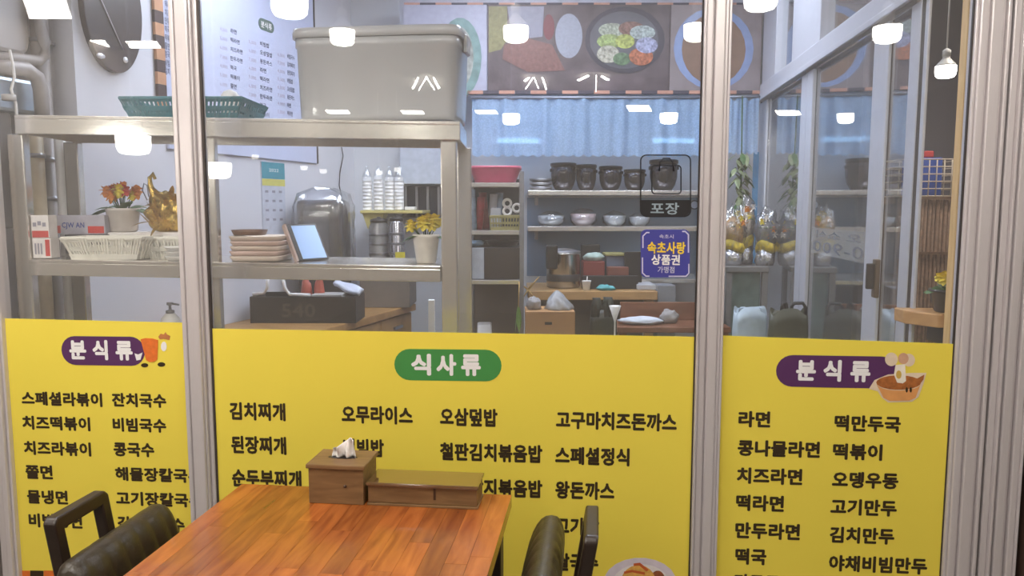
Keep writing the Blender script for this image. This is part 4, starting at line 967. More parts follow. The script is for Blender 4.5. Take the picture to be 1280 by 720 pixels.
for k, (px, py, rot) in enumerate(((590, 244, -.2), (597, 254, .3), (606, 248, -.35), (613, 250, .3), (621, 248, .25))):
    c = K.at(px, py, UV0+0.1); hx_, hz_ = 0.022, c.z-uz[1]-0.03; 
    yk = UV0+0.215+0.02*k
    m = MB(); rr_ = []
    for z_, w_, d_ in ((0, 0.9, 0.010), (0.1, 1.0, 0.014), (0.5, 1.0, 0.016), (0.9, 1.0, 0.012), (1.0, 1.05, 0.002)):
        sh = rot*0.05*z_
        rr_.append([(c.x+sh+hx_*w_*cx_, yk+d_*cy_*0.6, uz[1]+0.001+z_*(c.z+0.035-uz[1])) for cx_, cy_ in ((-1, -1), (0, -1.3), (1, -1), (1, 1), (0, 1.3), (-1, 1))])
    m.loft(rr_)
    solo('snack_packet', ['silver blue packet at the left end of', 'low red packet second on', 'dark red packet third on', 'white packet fourth on', 'silver packet by the rolls on'][k]+' the middle shelf of the steel unit', 'packet', m, PKM[(1, 0, 2, 3, 1)[k]], K, 'packets on the middle shelf')
# microwave-like box
a = K.at(588, 309, UV0+0.02); b = K.at(650, 309, UV0+0.02); zt = a.z
mw = Thing('microwave', 'dark microwave with pale left side on the steel shelf unit', 'microwave', K, ((a.x+b.x)/2, UV0+0.17, uz[2]))
xs = K.at(605, 320, UV0+.02).x
mw.part('casing', MB().box(a.x+0.001, b.x-0.001, UV0+0.03, UV0+0.33, uz[2]+0.001, zt), M('charcoal plastic', (66, 64, 66), 0.4), 0.004)
mw.part('door', MB().box(xs+0.002, b.x, UV0+0.018, UV0+0.0295, uz[2]+0.004, zt-0.003), M('dark oven door', (58, 52, 50), 0.25), 0.003)
mw.part('control_panel', MB().box(a.x, xs, UV0+0.018, UV0+0.0295, uz[2]+0.004, zt-0.003), M('pale grey panel', (170, 174, 182), 0.4), 0.003)
solo('blue_white_pouch', 'blue and white pouch lying on the microwave', 'pouch', MB().blob((K.at(595, 305, UV0+.1).x, UV0+0.12, zt+0.018), 0.045, 0.04, 0.018, 0.3, 2, 16, 10, 2, zmin=zt+0.001), M('blue white pouch', (150, 178, 206), 0.3, var=0.4, scale=18))
solo('dark_pan', 'dark flat pan lying on the microwave', 'pan', MB().lathe((K.at(628, 305, UV0+.1).x, UV0+0.17, zt+0.001), [(0.08, 0), (0.095, 0.025), (0.1, 0.03), (0.09, 0.03), (0.075, 0.008)], 24), BLACKP)
# under-unit stool box
solo('white_tub', 'white plastic tub under the narrow steel shelf unit', 'tub', MB().loft([sq(K.at(605, 405, UV0+.05).x, UV0+0.13, 0.05, 0.05, 0.521, 24, 0.4), sq(K.at(605, 405, UV0+.05).x, UV0+0.13, 0.04, 0.045, K.at(605, 404, UV0+.13).z, 24, 0.4)]), WHITEP)

# ------------------------------------------------------------------ back wall shelves
SV0, SV1 = 4.78, BACK-0.004
sx0, sx1 = K.at(660, 240, SV0).x, K.at(902, 240, SV0).x
WSZ = [K.at(740, 238, SV0).z, K.at(740, 283, SV0).z]
sh = Thing('wall_shelf', 'upper steel wall shelf carrying the dark pots', 'shelf', K, ((sx0+sx1)/2, (SV0+SV1)/2, WSZ[0]), 'steel wall shelves on the back wall')
sh.part('board', MB().box(sx0, sx1, SV0, SV1, WSZ[0]-0.03, WSZ[0]), STEEL, 0.003)
sh.part('bracket', MB().prism([(sx0+0.05, WSZ[0]-0.031), (sx0+0.07, WSZ[0]-0.031), (sx0+0.07, WSZ[0]-0.09), (sx0+0.05, WSZ[0]-0.09)], SV1-0.12, SV1), STEELD)
sh = Thing('wall_shelf', 'lower steel wall shelf carrying the plastic wrapped bowls', 'shelf', K, ((sx0+sx1)/2, (SV0+SV1)/2, WSZ[1]), 'steel wall shelves on the back wall')
sh.part('board', MB().box(sx0, sx1, SV0, SV1, WSZ[1]-0.03, WSZ[1]), STEEL, 0.003)
sh.part('bracket', MB().prism([(sx0+0.05, WSZ[1]-0.031), (sx0+0.07, WSZ[1]-0.031), (sx0+0.07, WSZ[1]-0.09), (sx0+0.05, WSZ[1]-0.09)], SV1-0.12, SV1), STEELD)
solo('splash_panel', 'blue grey panel on the wall behind the shelves', 'wall panel', MB().box(sx0, sx1, BACK-0.0036, BACK-0.0005, K.at(740, 345, SV1).z, WSZ[0]-0.04), M('blue grey panel', (110, 134, 160), 0.35, var=0.06, scale=4), K)
DPOT = M('dark polished pot', (74, 73, 78), 0.16, 0.8, 0.1, 8); DRIM = M('black pot rim', (36, 34, 36), 0.3, 0.3)
for k, (px, w_, yt) in enumerate(((704, 31, 204), (732.5, 25, 206), (763, 28, 208), (793, 26, 212), (829, 34, 200))):
    v_ = SV0+0.14; c = K.at(px, 238, v_); r = w_*v_/F/2; H = K.at(px, yt, v_).z-WSZ[0]
    t = Thing('dark_pot', ['dark steel pot at the left end of the upper wall shelf', 'dark steel pot second from the left on the upper wall shelf', 'dark steel pot in the middle of the upper wall shelf', 'small dark steel pot fourth on the upper wall shelf', 'big dark pot behind the takeout sticker'][k], 'pot', K, (c.x, v_, WSZ[0]), 'dark pots on the upper wall shelf')
    t.part('bowl', MB().lathe((c.x, v_, WSZ[0]+0.001), [(r*0.5, 0), (r*0.62, 0.003), (r*0.86, H*0.2), (r*0.98, H*0.42), (r, H*0.6), (r*0.98, H*0.86), (r*0.9, H*0.88)], 28), DPOT)
    t.part('rim', MB().lathe((c.x, v_, WSZ[0]+0.001), [(r*0.99, H*0.865), (r*1.05, H*0.88), (r*1.05, H*0.98), (r*0.96, H), (r*0.9, H*0.9)], 28), DRIM)
    for s_ in (-1, 1):
        t.part('handle', MB().box(c.x+s_*r*1.0-0.006 if s_ > 0 else c.x-r*1.0-0.006, c.x+r*1.0+0.006 if s_ > 0 else c.x-r*1.0+0.006, v_-0.02, v_+0.02, WSZ[0]+H*0.68, WSZ[0]+H*0.8), DRIM, 0.003)
a = K.at(676, 230, SV0+.1)
for k in range(3):
    solo('steel_plate', ['bottom', 'middle', 'top'][k]+' steel plate of the pile left of the dark pots', 'plate', MB().lathe((a.x, SV0+0.13, WSZ[0]+0.001+k*0.026), [(0.05, 0), (0.07, 0.012), (0.073, 0.0245), (0.068, 0.0245), (0.045, 0.006)], 24), STEELD, K, 'steel plates left of the dark pots')
BOWL = M('pale bowl', (186, 194, 204), 0.3); BOWLP = M('pinkish bowl', (206, 190, 196), 0.3)
for k, (px, w_, yt) in enumerate(((689, 34, 266), (729, 33, 263), (768, 29, 266), (799, 26, 268))):
    v_ = SV0+0.15; c = K.at(px, 280, v_); r = w_*v_/F/2; H = K.at(px, yt, v_).z-WSZ[1]
    t = Thing('wrapped_bowl', ['leftmost', 'second, pinkish', 'third', 'rightmost'][k]+' plastic wrapped bowl on the lower wall shelf', 'bowl', K, (c.x, v_, WSZ[1]), 'wrapped bowls on the lower wall shelf')
    t.part('bowl', MB().lathe((c.x, v_, WSZ[1]+0.001), [(r*0.5, 0), (r*0.85, H*0.3), (r*0.98, H*0.75), (r*0.93, H*0.78), (r*0.6, H*0.3)], 24), BOWLP if k == 1 else BOWL)
    t.part('plastic_film', MB().blob((c.x, v_, WSZ[1]+H*0.5), r*0.99, r*0.99, H*0.62, 0.2, 6, 30, 16, k, zmin=WSZ[1]+0.0008), PLAS)

# ------------------------------------------------------------------ prep counter and things on it
PV0, PV1 = 4.25, 4.75
PZ = K.at(735, 364, PV0).z
PW = WOOD('tan prep counter wood', (164, 128, 82), (188, 150, 100), 0.4, 7, (1, 4, 4))
px0, px1 = K.at(660, 366, PV0).x, K.at(822, 366, PV0).x
pc_ = Thing('prep_counter', 'tan wooden counter below the wall shelves', 'counter', K, ((px0+px1)/2, (PV0+PV1)/2, 0))
pc_.part('worktop', MB().box(px0, px1, PV0, PV1, PZ-0.05, PZ), PW, 0.004)
pc_.part('back_panel', MB().box(px0+0.02, px1-0.02, PV0+0.35, PV0+0.37, 0, PZ-0.051), M('olive grey board', (112, 104, 86), 0.6))
for x in (px0+0.04, px1-0.04): pc_.part('leg', MB().box(x-0.025, x+0.025, PV0+0.03, PV0+0.08, 0, PZ-0.051), PW, 0.003)
# big cooking pot
v_ = PV0+0.22; c = K.at(704, 350, v_); r = 42*v_/F/2; H = K.at(704, 314, v_).z-PZ
t = Thing('steel_stock_pot', 'big steel stock pot with black handle on the prep counter', 'pot', K, (c.x, v_, PZ))
t.part('body', MB().lathe((c.x, v_, PZ+0.001), [(r*0.94, 0), (r, 0.01), (r, H*0.9), (r*1.04, H*0.92), (r*1.04, H*0.96), (r*0.98, H*0.97)], 32), M('pot steel', (168, 166, 162), 0.22, 0.9, 0.06))
t.part('lid', MB().lathe((c.x, v_, PZ+0.001), [(r*1.02, H*0.972), (r*1.0, H*1.0), (r*0.5, H*1.06), (0.01, H*1.08)], 32), STEELD)
t.part('band', MB().lathe((c.x, v_, PZ+0.001), [(r*1.003, H*0.18), (r*1.02, H*0.2), (r*1.02, H*0.36), (r*1.003, H*0.38)], 32, cap0=False, cap1=False), M('dark band', (72, 70, 70), 0.4))
hx_ = K.at(690, 320, v_-r)
t.part('handle', MB().box(hx_.x-0.035, hx_.x+0.03, v_-r-0.05, v_-r-0.005, PZ+H*0.55, PZ+H*1.2), BLACKP, 0.01)
def pbox(name, label, cat, px0, px1, pyt, v0, dep, zb, mat, bev=0.003, group=None):
    a = K.at(px0, pyt, v0); b = K.at(px1, pyt, v0)
    return solo(name, label, cat, MB().box(a.x, b.x, v0, v0+dep, zb, a.z), mat, K, group, bev)
pbox('red_box', 'red carton on the prep counter under the dark tin', 'carton', 729, 756, 327, PV0+0.22, 0.14, PZ+0.001, M('brick red carton', (126, 56, 52), 0.5))
zr = K.at(740, 327, PV0+.22).z+0.001
pk('green_white_cloth', 'pale green and white cloth lying on the red carton', 'cloth', MB().blob((K.at(743, 322, PV0+.27).x, PV0+0.29, zr+0.022), 0.06, 0.05, 0.028, 0.35, 3, 20, 12, 5, zmin=zr+0.001), M('pale green cloth', (176, 196, 190), 0.8, var=0.2))
pbox('dark_tin', 'black square tin behind the red carton', 'tin', 727, 750, 306, PV0+0.40, 0.08, PZ+0.001, BLACKP)
pbox('blue_box', 'blue and red boxes stacked beside the red carton', 'carton', 758, 782, 320, PV0+0.25, 0.16, PZ+0.001, M('faded blue carton', (88, 98, 116), 0.5))
pbox('olive_tray', 'flat olive yellow tray lying on the blue box', 'tray', 757, 783, 317, PV0+0.24, 0.17, K.at(770, 320, PV0+.25).z+0.001, M('olive yellow lid', (150, 144, 92), 0.5))
pbox('red_brown_box', 'low red brown box in front of the blue box', 'carton', 760, 786, 334, PV0+0.16, 0.07, PZ+0.001, M('red brown carton', (122, 72, 62), 0.5))
pbox('black_board', 'upright black board left of the blue sticker', 'board', 781, 803, 315, PV0+0.2, 0.03, PZ+0.001, BLACKP)
pbox('black_strip_box', 'long low black box at the back of the prep counter', 'box', 728, 798, 345, PV0+0.1, 0.05, PZ+0.001, M('black rubber', (40, 38, 38), 0.6))
v_ = PV0+0.05; c = K.at(733, 362, v_); H = K.at(733, 351, v_).z-PZ; 
t = Thing('paper_cup', 'single white paper cup at the edge of the prep counter', 'cup', K, (c.x, v_, PZ))
t.part('cup', MB().lathe((c.x, v_, PZ+0.001), [(0.019, 0), (0.026, H*0.95), (0.027, H), (0.024, H), (0.017, 0.006)], 20), WHITEP)
t.part('straw', MB().tube([(c.x, v_, PZ+0.01), (c.x+0.004, v_, PZ+H+0.025)], 0.003, 6), WHITEP)
c = K.at(757, 361, PV0+0.07)
pk('teal_cloth', 'crumpled teal cloth on the prep counter beside the paper cup', 'cloth', MB().blob((c.x, PV0+0.05, PZ+0.012), 0.05, 0.032, 0.018, 0.5, 3, 20, 10, 9, zmin=PZ+0.001), M('teal cloth', (84, 160, 166), 0.8, var=0.1))
pbox('white_bowl_box', 'pale box at the right end of the prep counter', 'box', 797, 820, 356, PV0+0.06, 0.2, PZ+0.001, M('pale grey carton', (176, 178, 184), 0.6))
rodv = PV0+0.45
# straw / twig ornament and hanging green leaf at counter's left end
tw = Thing('twig_star', 'small straw twig star at the left end of the prep counter', 'ornament', K, K.at(659, 366, PV0-0.02))
cc = K.at(660, 362, PV0-0.02)
for dx, dy in ((14, -16), (-10, -8), (9, 12), (-6, 10)):
    tw.part('twig', MB().tube([cc, K.at(660+dx, 362+dy, PV0-0.02)], [0.006, 0.002], 6), M('straw', (186, 152, 88), 0.7))
lf = Thing('hanging_leaf', 'long green leaf hanging below the shelf unit', 'leaf', K, K.at(647, 412, UV0-0.03))
for dx in (-2, 3):
    m = MB(); p = K.at(648, 382, UV0-0.03)
    q = K.at(646+dx, 416, UV0-0.03); leaf(m, p, q-p, (q-p).length, 0.03, 0.0); lf.part('blade', m, M('fresh green leaf', (110, 150, 60), 0.5))
lf.part('stalk', MB().tube([K.at(648, 384, UV0-0.03), K.at(649, 352, UV0-0.02)], 0.003, 6), M('straw', (186, 152, 88), 0.7))

# ------------------------------------------------------------------ front low table with boxes (behind banner top)
a = K.at(657, 391, 3.7); b = K.at(719, 391, 3.7)
bxz = 0.62
lt = Thing('low_bench', 'low bench behind the middle banner carrying box and bags', 'bench', K, (0.35, 3.85, 0))
lt.part('top', MB().box(K.at(640, 400, 3.66).x, K.at(775, 400, 3.66).x, 3.66, 4.1, bxz-0.03, bxz), PW, 0.003)
for x in (K.at(645, 400, 3.7).x, K.at(768, 400, 3.7).x):
    for y in (3.69, 4.07): lt.part('leg', MB().box(x-0.02, x+0.02, y-0.02, y+0.02, 0, bxz-0.031), PW)
cbx = Thing('cardboard_box', 'brown cardboard box with a plastic bag on top', 'cardboard box', K, ((a.x+b.x)/2, 3.83, bxz))
CBM = M('brown cardboard', (176, 132, 84), 0.7, var=0.06)
cbx.part('box', MB().box(a.x, b.x, 3.7, 3.96, bxz+0.001, a.z), CBM, 0.002)
m = MB(); m.flat = True; m.text('box', K.at(681, 405, 3.7).x, K.at(690, 405, 3.7).x, K.at(681, 407, 3.7).z, K.at(681, 402, 3.7).z, 3.6992, 0, 0.03)
cbx.part('print_mark', MB().box(K.at(681, 404, 3.7).x, K.at(690, 404, 3.7).x, 3.6985, 3.6998, K.at(681, 406, 3.7).z, K.at(681, 402.5, 3.7).z), INK)
cbx.part('flap', MB().box(a.x+0.001, b.x-0.001, 3.7, 3.83, a.z+0.0005, a.z+0.004), CBM)
pb = MB(); c = K.at(699, 392, 3.8)
rings = []
Hb = K.at(697, 364, 3.8).z-a.z
for i in range(9):
    u = i/8; r = 0.062*(1-u**1.6)*(1.0)+0.006
    rings.append([(c.x-0.012*u+r*(1+0.16*math.sin(5*t_+i)+0.1*math.sin(11*t_))*math.cos(t_), 3.8+0.9*r*(1+0.16*math.cos(7*t_+i))*math.sin(t_), a.z+0.0045+u*Hb) for t_ in [2*PI*j/24 for j in range(24)]])
solo('clear_plastic_bag', 'knotted translucent plastic bag on the cardboard box', 'plastic bag', pb.loft(rings), M('translucent bag', (188, 190, 194), 0.25, var=0.2, scale=30, trans=0.3))
c = K.at(667, 392, 3.82)
solo('small_plastic_bag', 'small grey plastic bag at the left on the cardboard box', 'plastic bag', MB().blob((c.x, 3.8, a.z+0.03), 0.035, 0.035, 0.035, 0.5, 4, 20, 12, 1.3, zmin=a.z+0.0045), M('grey bag', (150, 146, 146), 0.35, var=0.2, scale=30))
# black carrier bag
def carrier(label, px, pyt, pyb, w_, v_, zb, mat, hmat, frame=K, hh=14, name='carrier_bag', flarek=1.0, arcs=((-0.45, 0.2, 0.006), (0.5, 0.2, 0.006))):
    c = frame.at(px, pyb, v_); sc_ = (frame.at(px+10, pyb, v_).x-c.x)/10; W = w_*sc_/2; zt = frame.at(px, pyt, v_).z
    t = Thing(name, label, 'bag', frame, (c.x, v_, zb))
    rg = []
    for i in range(8):
        u = i/7; kx = (0.86+0.14*math.sin(u*PI*0.8))*(flarek if False else 1); 
        rg.append([(c.x+W*kx*(math.copysign(abs(math.cos(t_))**0.6, math.cos(t_)))*(1+0.05*math.sin(4*t_+3*u)), v_+W*0.45*(1-0.5*u)*math.sin(t_)*(1+0.12*math.sin(6*t_+5*u)), zb+0.001+u*(zt-zb)*(1+0.05*math.sin(3*t_)*u)) for t_ in [2*PI*j/28 for j in range(28)]])
    t.part('body', MB().loft(rg), mat)
    for s_, wd_, th_ in arcs:
        x = c.x+s_*W
        t.part('handle', MB().tube([(x-wd_*W, v_, zt-0.02), (x-wd_*W*0.95, v_, zt+hh*sc_*0.6), (x-wd_*W*0.6, v_, zt+hh*sc_), (x+wd_*W*0.6, v_+0.005, zt+hh*sc_), (x+wd_*W*0.95, v_, zt+hh*sc_*0.5), (x+wd_*W, v_, zt-0.02)], th_, 8), hmat)
    return t
BBAG = M('black green bag', (54, 56, 46), 0.35, var=0.25, scale=20)
carrier('black plastic carrier bag beside the cardboard box', 754, 391, 416, 33, 3.85, bxz, BBAG, BBAG, hh=17, arcs=((-0.55, 0.16, 0.018), (0.3, 0.2, 0.02)))
v_ = 3.95; c = K.at(771, 400, v_)
solo('paper_cone', 'white paper cup with pointed base beside the black carrier bag', 'cup', MB().lathe((K.at(770, 400, 3.72).x, 3.76, bxz+0.001), [(0.02, 0), (0.004, 0.006), (0.004, (K.at(770, 402, 3.76).z-bxz)), (0.03, K.at(770, 382, 3.76).z-bxz-0.002), (0.027, K.at(770, 382, 3.76).z-bxz-0.002), (0.002, K.at(770, 400, 3.76).z-bxz)], 18), WHITEP)
# red-brown table on the right
RV = 3.95; 
RWZ = K.at(840, 409, RV).z
RWD = WOOD('reddish table wood', (112, 70, 50), (140, 92, 66), 0.35, 6, (1, 4, 4))
rx0, rx1 = K.at(772, 409, RV).x, K.at(914, 409, RV).x
rt = Thing('red_brown_table', 'reddish brown wooden table behind the middle pane', 'table', K, ((rx0+rx1)/2, RV+0.2, 0))
rt.part('top', MB().box(rx0, rx1, RV, RV+0.28, RWZ-0.03, RWZ), RWD, 0.004)
rt.part('upstand', MB().box(K.at(776, 385, RV+.24).x, K.at(905, 385, RV+.24).x, RV+0.25, RV+0.275, RWZ+0.001, K.at(840, 378, RV+0.25).z), RWD, 0.003)
for x in (rx0+0.03, rx1-0.03):
    for y in (RV+0.03, RV+0.25): rt.part('leg', MB().box(x-0.02, x+0.02, y-0.02, y+0.02, 0, RWZ-0.031), RWD)
c = K.at(800, 399, RV+0.12)
solo('white_cloth', 'folded white cloth lying on the reddish table', 'cloth', MB().blob((c.x, RV+0.11, RWZ+0.018), 0.115, 0.06, 0.022, 0.3, 2.5, 26, 12, 8, zmin=RWZ+0.001), M('white cotton', (206, 212, 222), 0.8, var=0.06))
c = K.at(836, 392, RV+0.16)
solo('crumpled_wrap', 'crumpled translucent wrap at the end of the white cloth', 'plastic bag', MB().blob((c.x, RV+0.15, RWZ+0.03), 0.05, 0.04, 0.04, 0.5, 4, 20, 12, 6, zmin=RWZ+0.001), M('grey bag', (150, 146, 146), 0.35, var=0.2, scale=30))
solo('grey_bin_box', 'grey square container right of the prep counter', 'container', MB().box(K.at(823, 360, 4.24).x, K.at(846, 360, 4.24).x, 4.26, 4.4, 0.0, K.at(835, 357, 4.26).z), M('mid grey plastic', (126, 130, 138), 0.5), K, bevel=0.004)
solo('steel_ledge', 'steel ledge right of the prep counter below the blue sticker', 'ledge', MB().box(K.at(790, 350, 4.5).x, K.at(885, 350, 4.5).x, 4.5, BACK-0.006, K.at(800, 354, 4.5).z, K.at(800, 349, 4.5).z), STEEL, K, bevel=0.003)
m = MB(); c = K.at(869, 256, BACK-0.05); 
t = Thing('round_blue_clock', 'small round blue dial on the back wall beside the takeout sticker', 'dial', K, (c.x, BACK, c.z-0.03))
n = 24
def yl(c, r0, r1, y0, y1): return MB().loft([[(c.x+r_*math.cos(2*PI*j/n), y_, c.z+r_*math.sin(2*PI*j/n)) for j in range(n)] for r_, y_ in ((r0, y1), (r1, y1), (r1, y0), (r0, y0))])
t.part('rim', MB().loft([[(c.x+r_*math.cos(2*PI*j/n), y_, c.z+r_*math.sin(2*PI*j/n)) for j in range(n)] for r_, y_ in ((0.03, BACK-0.001), (0.03, BACK-0.03), (0.024, BACK-0.03))]), M('blue grey rim', (60, 74, 100), 0.4))
t.part('face', MB().loft([[(c.x+r_*math.cos(2*PI*j/n), y_, c.z+r_*math.sin(2*PI*j/n)) for j in range(n)] for r_, y_ in ((0.0235, BACK-0.0305), (0.0235, BACK-0.032))]), M('pale blue face', (180, 200, 232), 0.4))

# ------------------------------------------------------------------ lace valance with rod, food posters
RODZ = K.at(740, 122, BACK-0.1).z
CURT = bpy.data.materials.new('pale blue lace'); CURT.use_nodes = True
nt = CURT.node_tree; N = nt.nodes; P = N['Principled BSDF']; P.inputs['Base Color'].default_value = lin((178, 206, 238))+(1,); P.inputs['Roughness'].default_value = 0.8
tl_ = N.new('ShaderNodeBsdfTranslucent'); tl_.inputs[0].default_value = lin((178, 208, 246))+(1,)
trn = N.new('ShaderNodeBsdfTransparent')
vo = N.new('ShaderNodeTexVoronoi'); vo.inputs['Scale'].default_value = 90; tc = N.new('ShaderNodeTexCoord'); nt.links.new(tc.outputs['Object'], vo.inputs['Vector'])
mr = N.new('ShaderNodeMapRange'); mr.inputs['From Min'].default_value = 0.25; mr.inputs['From Max'].default_value = 0.6; mr.inputs['To Min'].default_value = 0.03; mr.inputs['To Max'].default_value = 0.16
nt.links.new(vo.outputs['Distance'], mr.inputs[0])
m1 = N.new('ShaderNodeMixShader'); m1.inputs[0].default_value = 0.4; m2 = N.new('ShaderNodeMixShader')
nt.links.new(P.outputs[0], m1.inputs[1]); nt.links.new(tl_.outputs[0], m1.inputs[2]); nt.links.new(mr.outputs[0], m2.inputs[0]); nt.links.new(m1.outputs[0], m2.inputs[1]); nt.links.new(trn.outputs[0], m2.inputs[2])
nt.links.new(m2.outputs[0], N['Material Output'].inputs[0])
def valance(root, xa, xb, zt, zb, yv, nf, name='lace'):
    def fn(u, v_):
        x = xa+(xb-xa)*u
        y = yv+0.012*math.sin(u*nf*2*PI)*(0.3+0.7*v_)+0.006*math.sin(u*nf*9.3+1)
        sc1 = abs(math.sin(u*nf*PI*1.9))
        zb_ = zb+0.014*(1-sc1)
        top = zt-0.018*(abs(math.sin(u*nf*PI*0.7))**6)
        return (x, y, top+(zb_-top)*v_)
    return root.part(name, MB().grid(fn, int(nf*18), 8), CURT)
va = Thing('lace_valance', 'pale blue gathered lace valance along the back of the kitchen', 'curtain', K, (0.7, BACK-0.3, K.at(740, 193, BACK-0.3).z))
VV = BACK-0.34
zrod = K.at(740, 122, VV).z; zlo = K.at(740, 196, VV).z
va.part('rod', MB().tube([(K.at(588, 120, VV).x, VV, zrod), (K.at(905, 120, VV).x, VV, zrod)], 0.009, 10), M('grey rod', (150, 156, 168), 0.4, 0.5))
valance(va, K.at(590, 120, VV).x, K.at(904, 120, VV).x, zrod+0.005, zlo, VV+0.002, 13)
vb = Thing('lace_curtain', 'white patterned lace curtain hanging near the sliding windows', 'curtain', K, (K.at(930, 200, VV-0.1).x, VV-0.1, K.at(930, 200, VV-.1).z))
valance(vb, K.at(908, 120, VV-0.06).x, K.at(949, 120, VV-0.06).x, K.at(930, 122, VV-.06).z, K.at(930, 193, VV-0.06).z, VV-0.06, 3)
vb.part('rod', MB().tube([(K.at(907, 121, VV-.06).x, VV-0.06, K.at(930, 121, VV-.06).z), (K.at(950, 121, VV-.06).x, VV-0.06, K.at(930, 121, VV-.06).z)], 0.008, 8), M('grey rod', (150, 156, 168), 0.4, 0.5))
# food posters
PY = VV-0.02+0.34-0.06      # posters hang on a board above the rod
PV = VV+0.03
def kp(px, py, v=None): q = K.at(px, py, PV if v is None else v); return (q.x, q.z)
def poster(label, xa, xb, bg, ya=6, yb=113):
    a_ = kp(xa, ya); b_ = kp(xb, yb)
    t = Thing('food_poster', label, 'poster', K, ((a_[0]+b_[0])/2, PV, b_[1]), 'food posters above the valance')
    t.part('panel', MB().box(a_[0]+0.001, b_[0]-0.001, PV, PV+0.02, b_[1], a_[1]), bg)
    return t
def print_(t, name, pts, mat, lift): t.part(name, MB().prism([kp(*q) for q in pts], PV-lift, PV-lift+0.0008), mat)
bandb = Thing('poster_board', 'long board behind the food posters on the kitchen back', 'board', K, (0.6, PV+0.03, zrod))
bandb.part('backing', MB().box(K.at(500, 50, PV+.022).x, K.at(952, 50, PV+.022).x, PV+0.0215, PV+0.04, K.at(740, 119, PV+.02).z, K.at(740, -5, PV+.02).z), M('grey backing', (172, 174, 186), 0.6))
for row, (py0, py1) in enumerate(((3.2, 6.0), (113.0, 117.5))):
    x = 505.0; k = 0
    while x < 950:
        a_ = kp(x, py0); b_ = kp(x+19.5, py1)
        bandb.part('border_block', MB().box(a_[0], b_[0], PV-0.002, PV+0.02, b_[1]+0.001, a_[1]-0.001), M('faded orange check', (196, 146, 128), 0.6) if k % 2 == 0 else M('charcoal check', (78, 72, 84), 0.6)); x += 19.8; k += 1
p1 = poster('pale food poster with a green bowl at the left', 504, 609, M('pale lilac poster',  (168, 168, 186), 0.5))
print_(p1, 'picture_bowl', pe(575, 72, 27, 50), M('teal grey bowl print', (112, 140, 138), 0.5, var=0.3, scale=14), 0.002)
print_(p1, 'picture_food', pe(572, 72, 20, 40), M('pale food print', (150, 152, 146), 0.5, var=0.45, scale=22), 0.003)
p2_ = poster('dark food poster with rice and a vegetable bowl', 609.5, 837, M('dark brown poster', (92, 80, 84), 0.5, var=0.3, scale=9))
print_(p2_, 'picture_grain', [(611, 8), (634, 8), (634, 50), (626, 62), (611, 66)], M('yellow green print', (128, 122, 84), 0.5, var=0.2, scale=40), 0.002)
print_(p2_, 'picture_paper', [(634, 8), (680, 8), (678, 46), (640, 50)], M('grey lilac print', (134, 132, 146), 0.5), 0.002)
print_(p2_, 'picture_meat', [(630, 56), (660, 48), (690, 56), (706, 88), (660, 90), (628, 74)], M('brown pink print', (120, 84, 80), 0.5, var=0.2, scale=60), 0.003)
print_(p2_, 'picture_pepper', pe(686, 34, 7, 16), M('dull red print', (112, 56, 62), 0.5), 0.003)
print_(p2_, 'picture_rice', pe(711, 45, 17, 28), M('grey white rice print', (146, 148, 160), 0.5, var=0.1, scale=90), 0.004)
print_(p2_, 'picture_stone_bowl', pe(781, 50, 50, 42), M('black bowl print', (66, 62, 72), 0.5, var=0.15, scale=10), 0.003)
print_(p2_, 'picture_bowl_inside', pe(780, 50, 43, 36), M('grey bowl print', (92, 90, 98), 0.5, var=0.15, scale=10), 0.004)
VEG = [((765, 38, 17, 9), (188, 194, 176)), ((789, 36, 16, 9), (150, 110, 100)), ((803, 41, 16, 9), (196, 208, 204)), ((762, 52, 16, 9), (176, 196, 124)), ((781, 52, 12, 9), (196, 204, 110)),
       ((760, 68, 14, 11), (206, 200, 184)), ((777, 74, 11, 8), (110, 140, 104)), ((801, 71, 15, 11), (206, 122, 88)), ((808, 57, 14, 10), (190, 192, 226))]
for k, (e_, c_) in enumerate(VEG): print_(p2_, 'picture_vegetable', pe(*e_), M('vegetable print %d' % k, tuple(int(x*0.82) for x in c_), 0.5, var=0.5, scale=70), 0.005+0.0006*k)
p3 = poster('brown food poster with a blue rimmed soup bowl beside the stile', 837.5, 950, M('grey brown poster', (140, 128, 130), 0.5, var=0.15, scale=9))
print_(p3, 'picture_bowl_rim', pe(892, 61, 50, 51), M('pale blue rim print', (136, 154, 194), 0.5), 0.002)
print_(p3, 'picture_soup', pe(892, 62, 40, 44), M('brown soup print', (134, 106, 90), 0.5, var=0.15, scale=16), 0.003)
# tubes behind the valance
TUBEM = EM('bluish tube', (150, 205, 255), TUBE)
for px, lb_ in ((648, 'left'), (842, 'right')):
    a_ = K.at(px-26, 176, BACK-0.1); b_ = K.at(px+26, 176, BACK-0.1)
    t = Thing('tube_light', 'small bluish tube light behind the valance, the %s one' % lb_, 'light', K, ((a_.x+b_.x)/2, BACK-0.1, a_.z), 'tube lights behind the valance')
    t.part('tube', MB().tube([(a_.x, BACK-0.1, a_.z), (b_.x, BACK-0.1, a_.z)], 0.014, 10), TUBEM)
    t.part('housing', MB().box(a_.x-0.02, b_.x+0.02, BACK-0.08, BACK-0.002, a_.z-0.02, a_.z+0.03), WHITEP, 0.003)

# ------------------------------------------------------------------ sliding window wall on the right
def sxp(px, py=300): return S.at(px, py, 0).x
def hz(px, py): return S.at(px, py, 0).z
sw = Thing('window_4', 'row of white framed sliding windows closing the kitchen on the right', None, S, (sxp(1100), 0, 0), None, 'structure')
xe0 = sxp(1148); xe1 = -(BACK-2.3+0.05)
rz = hz(1010, 78)

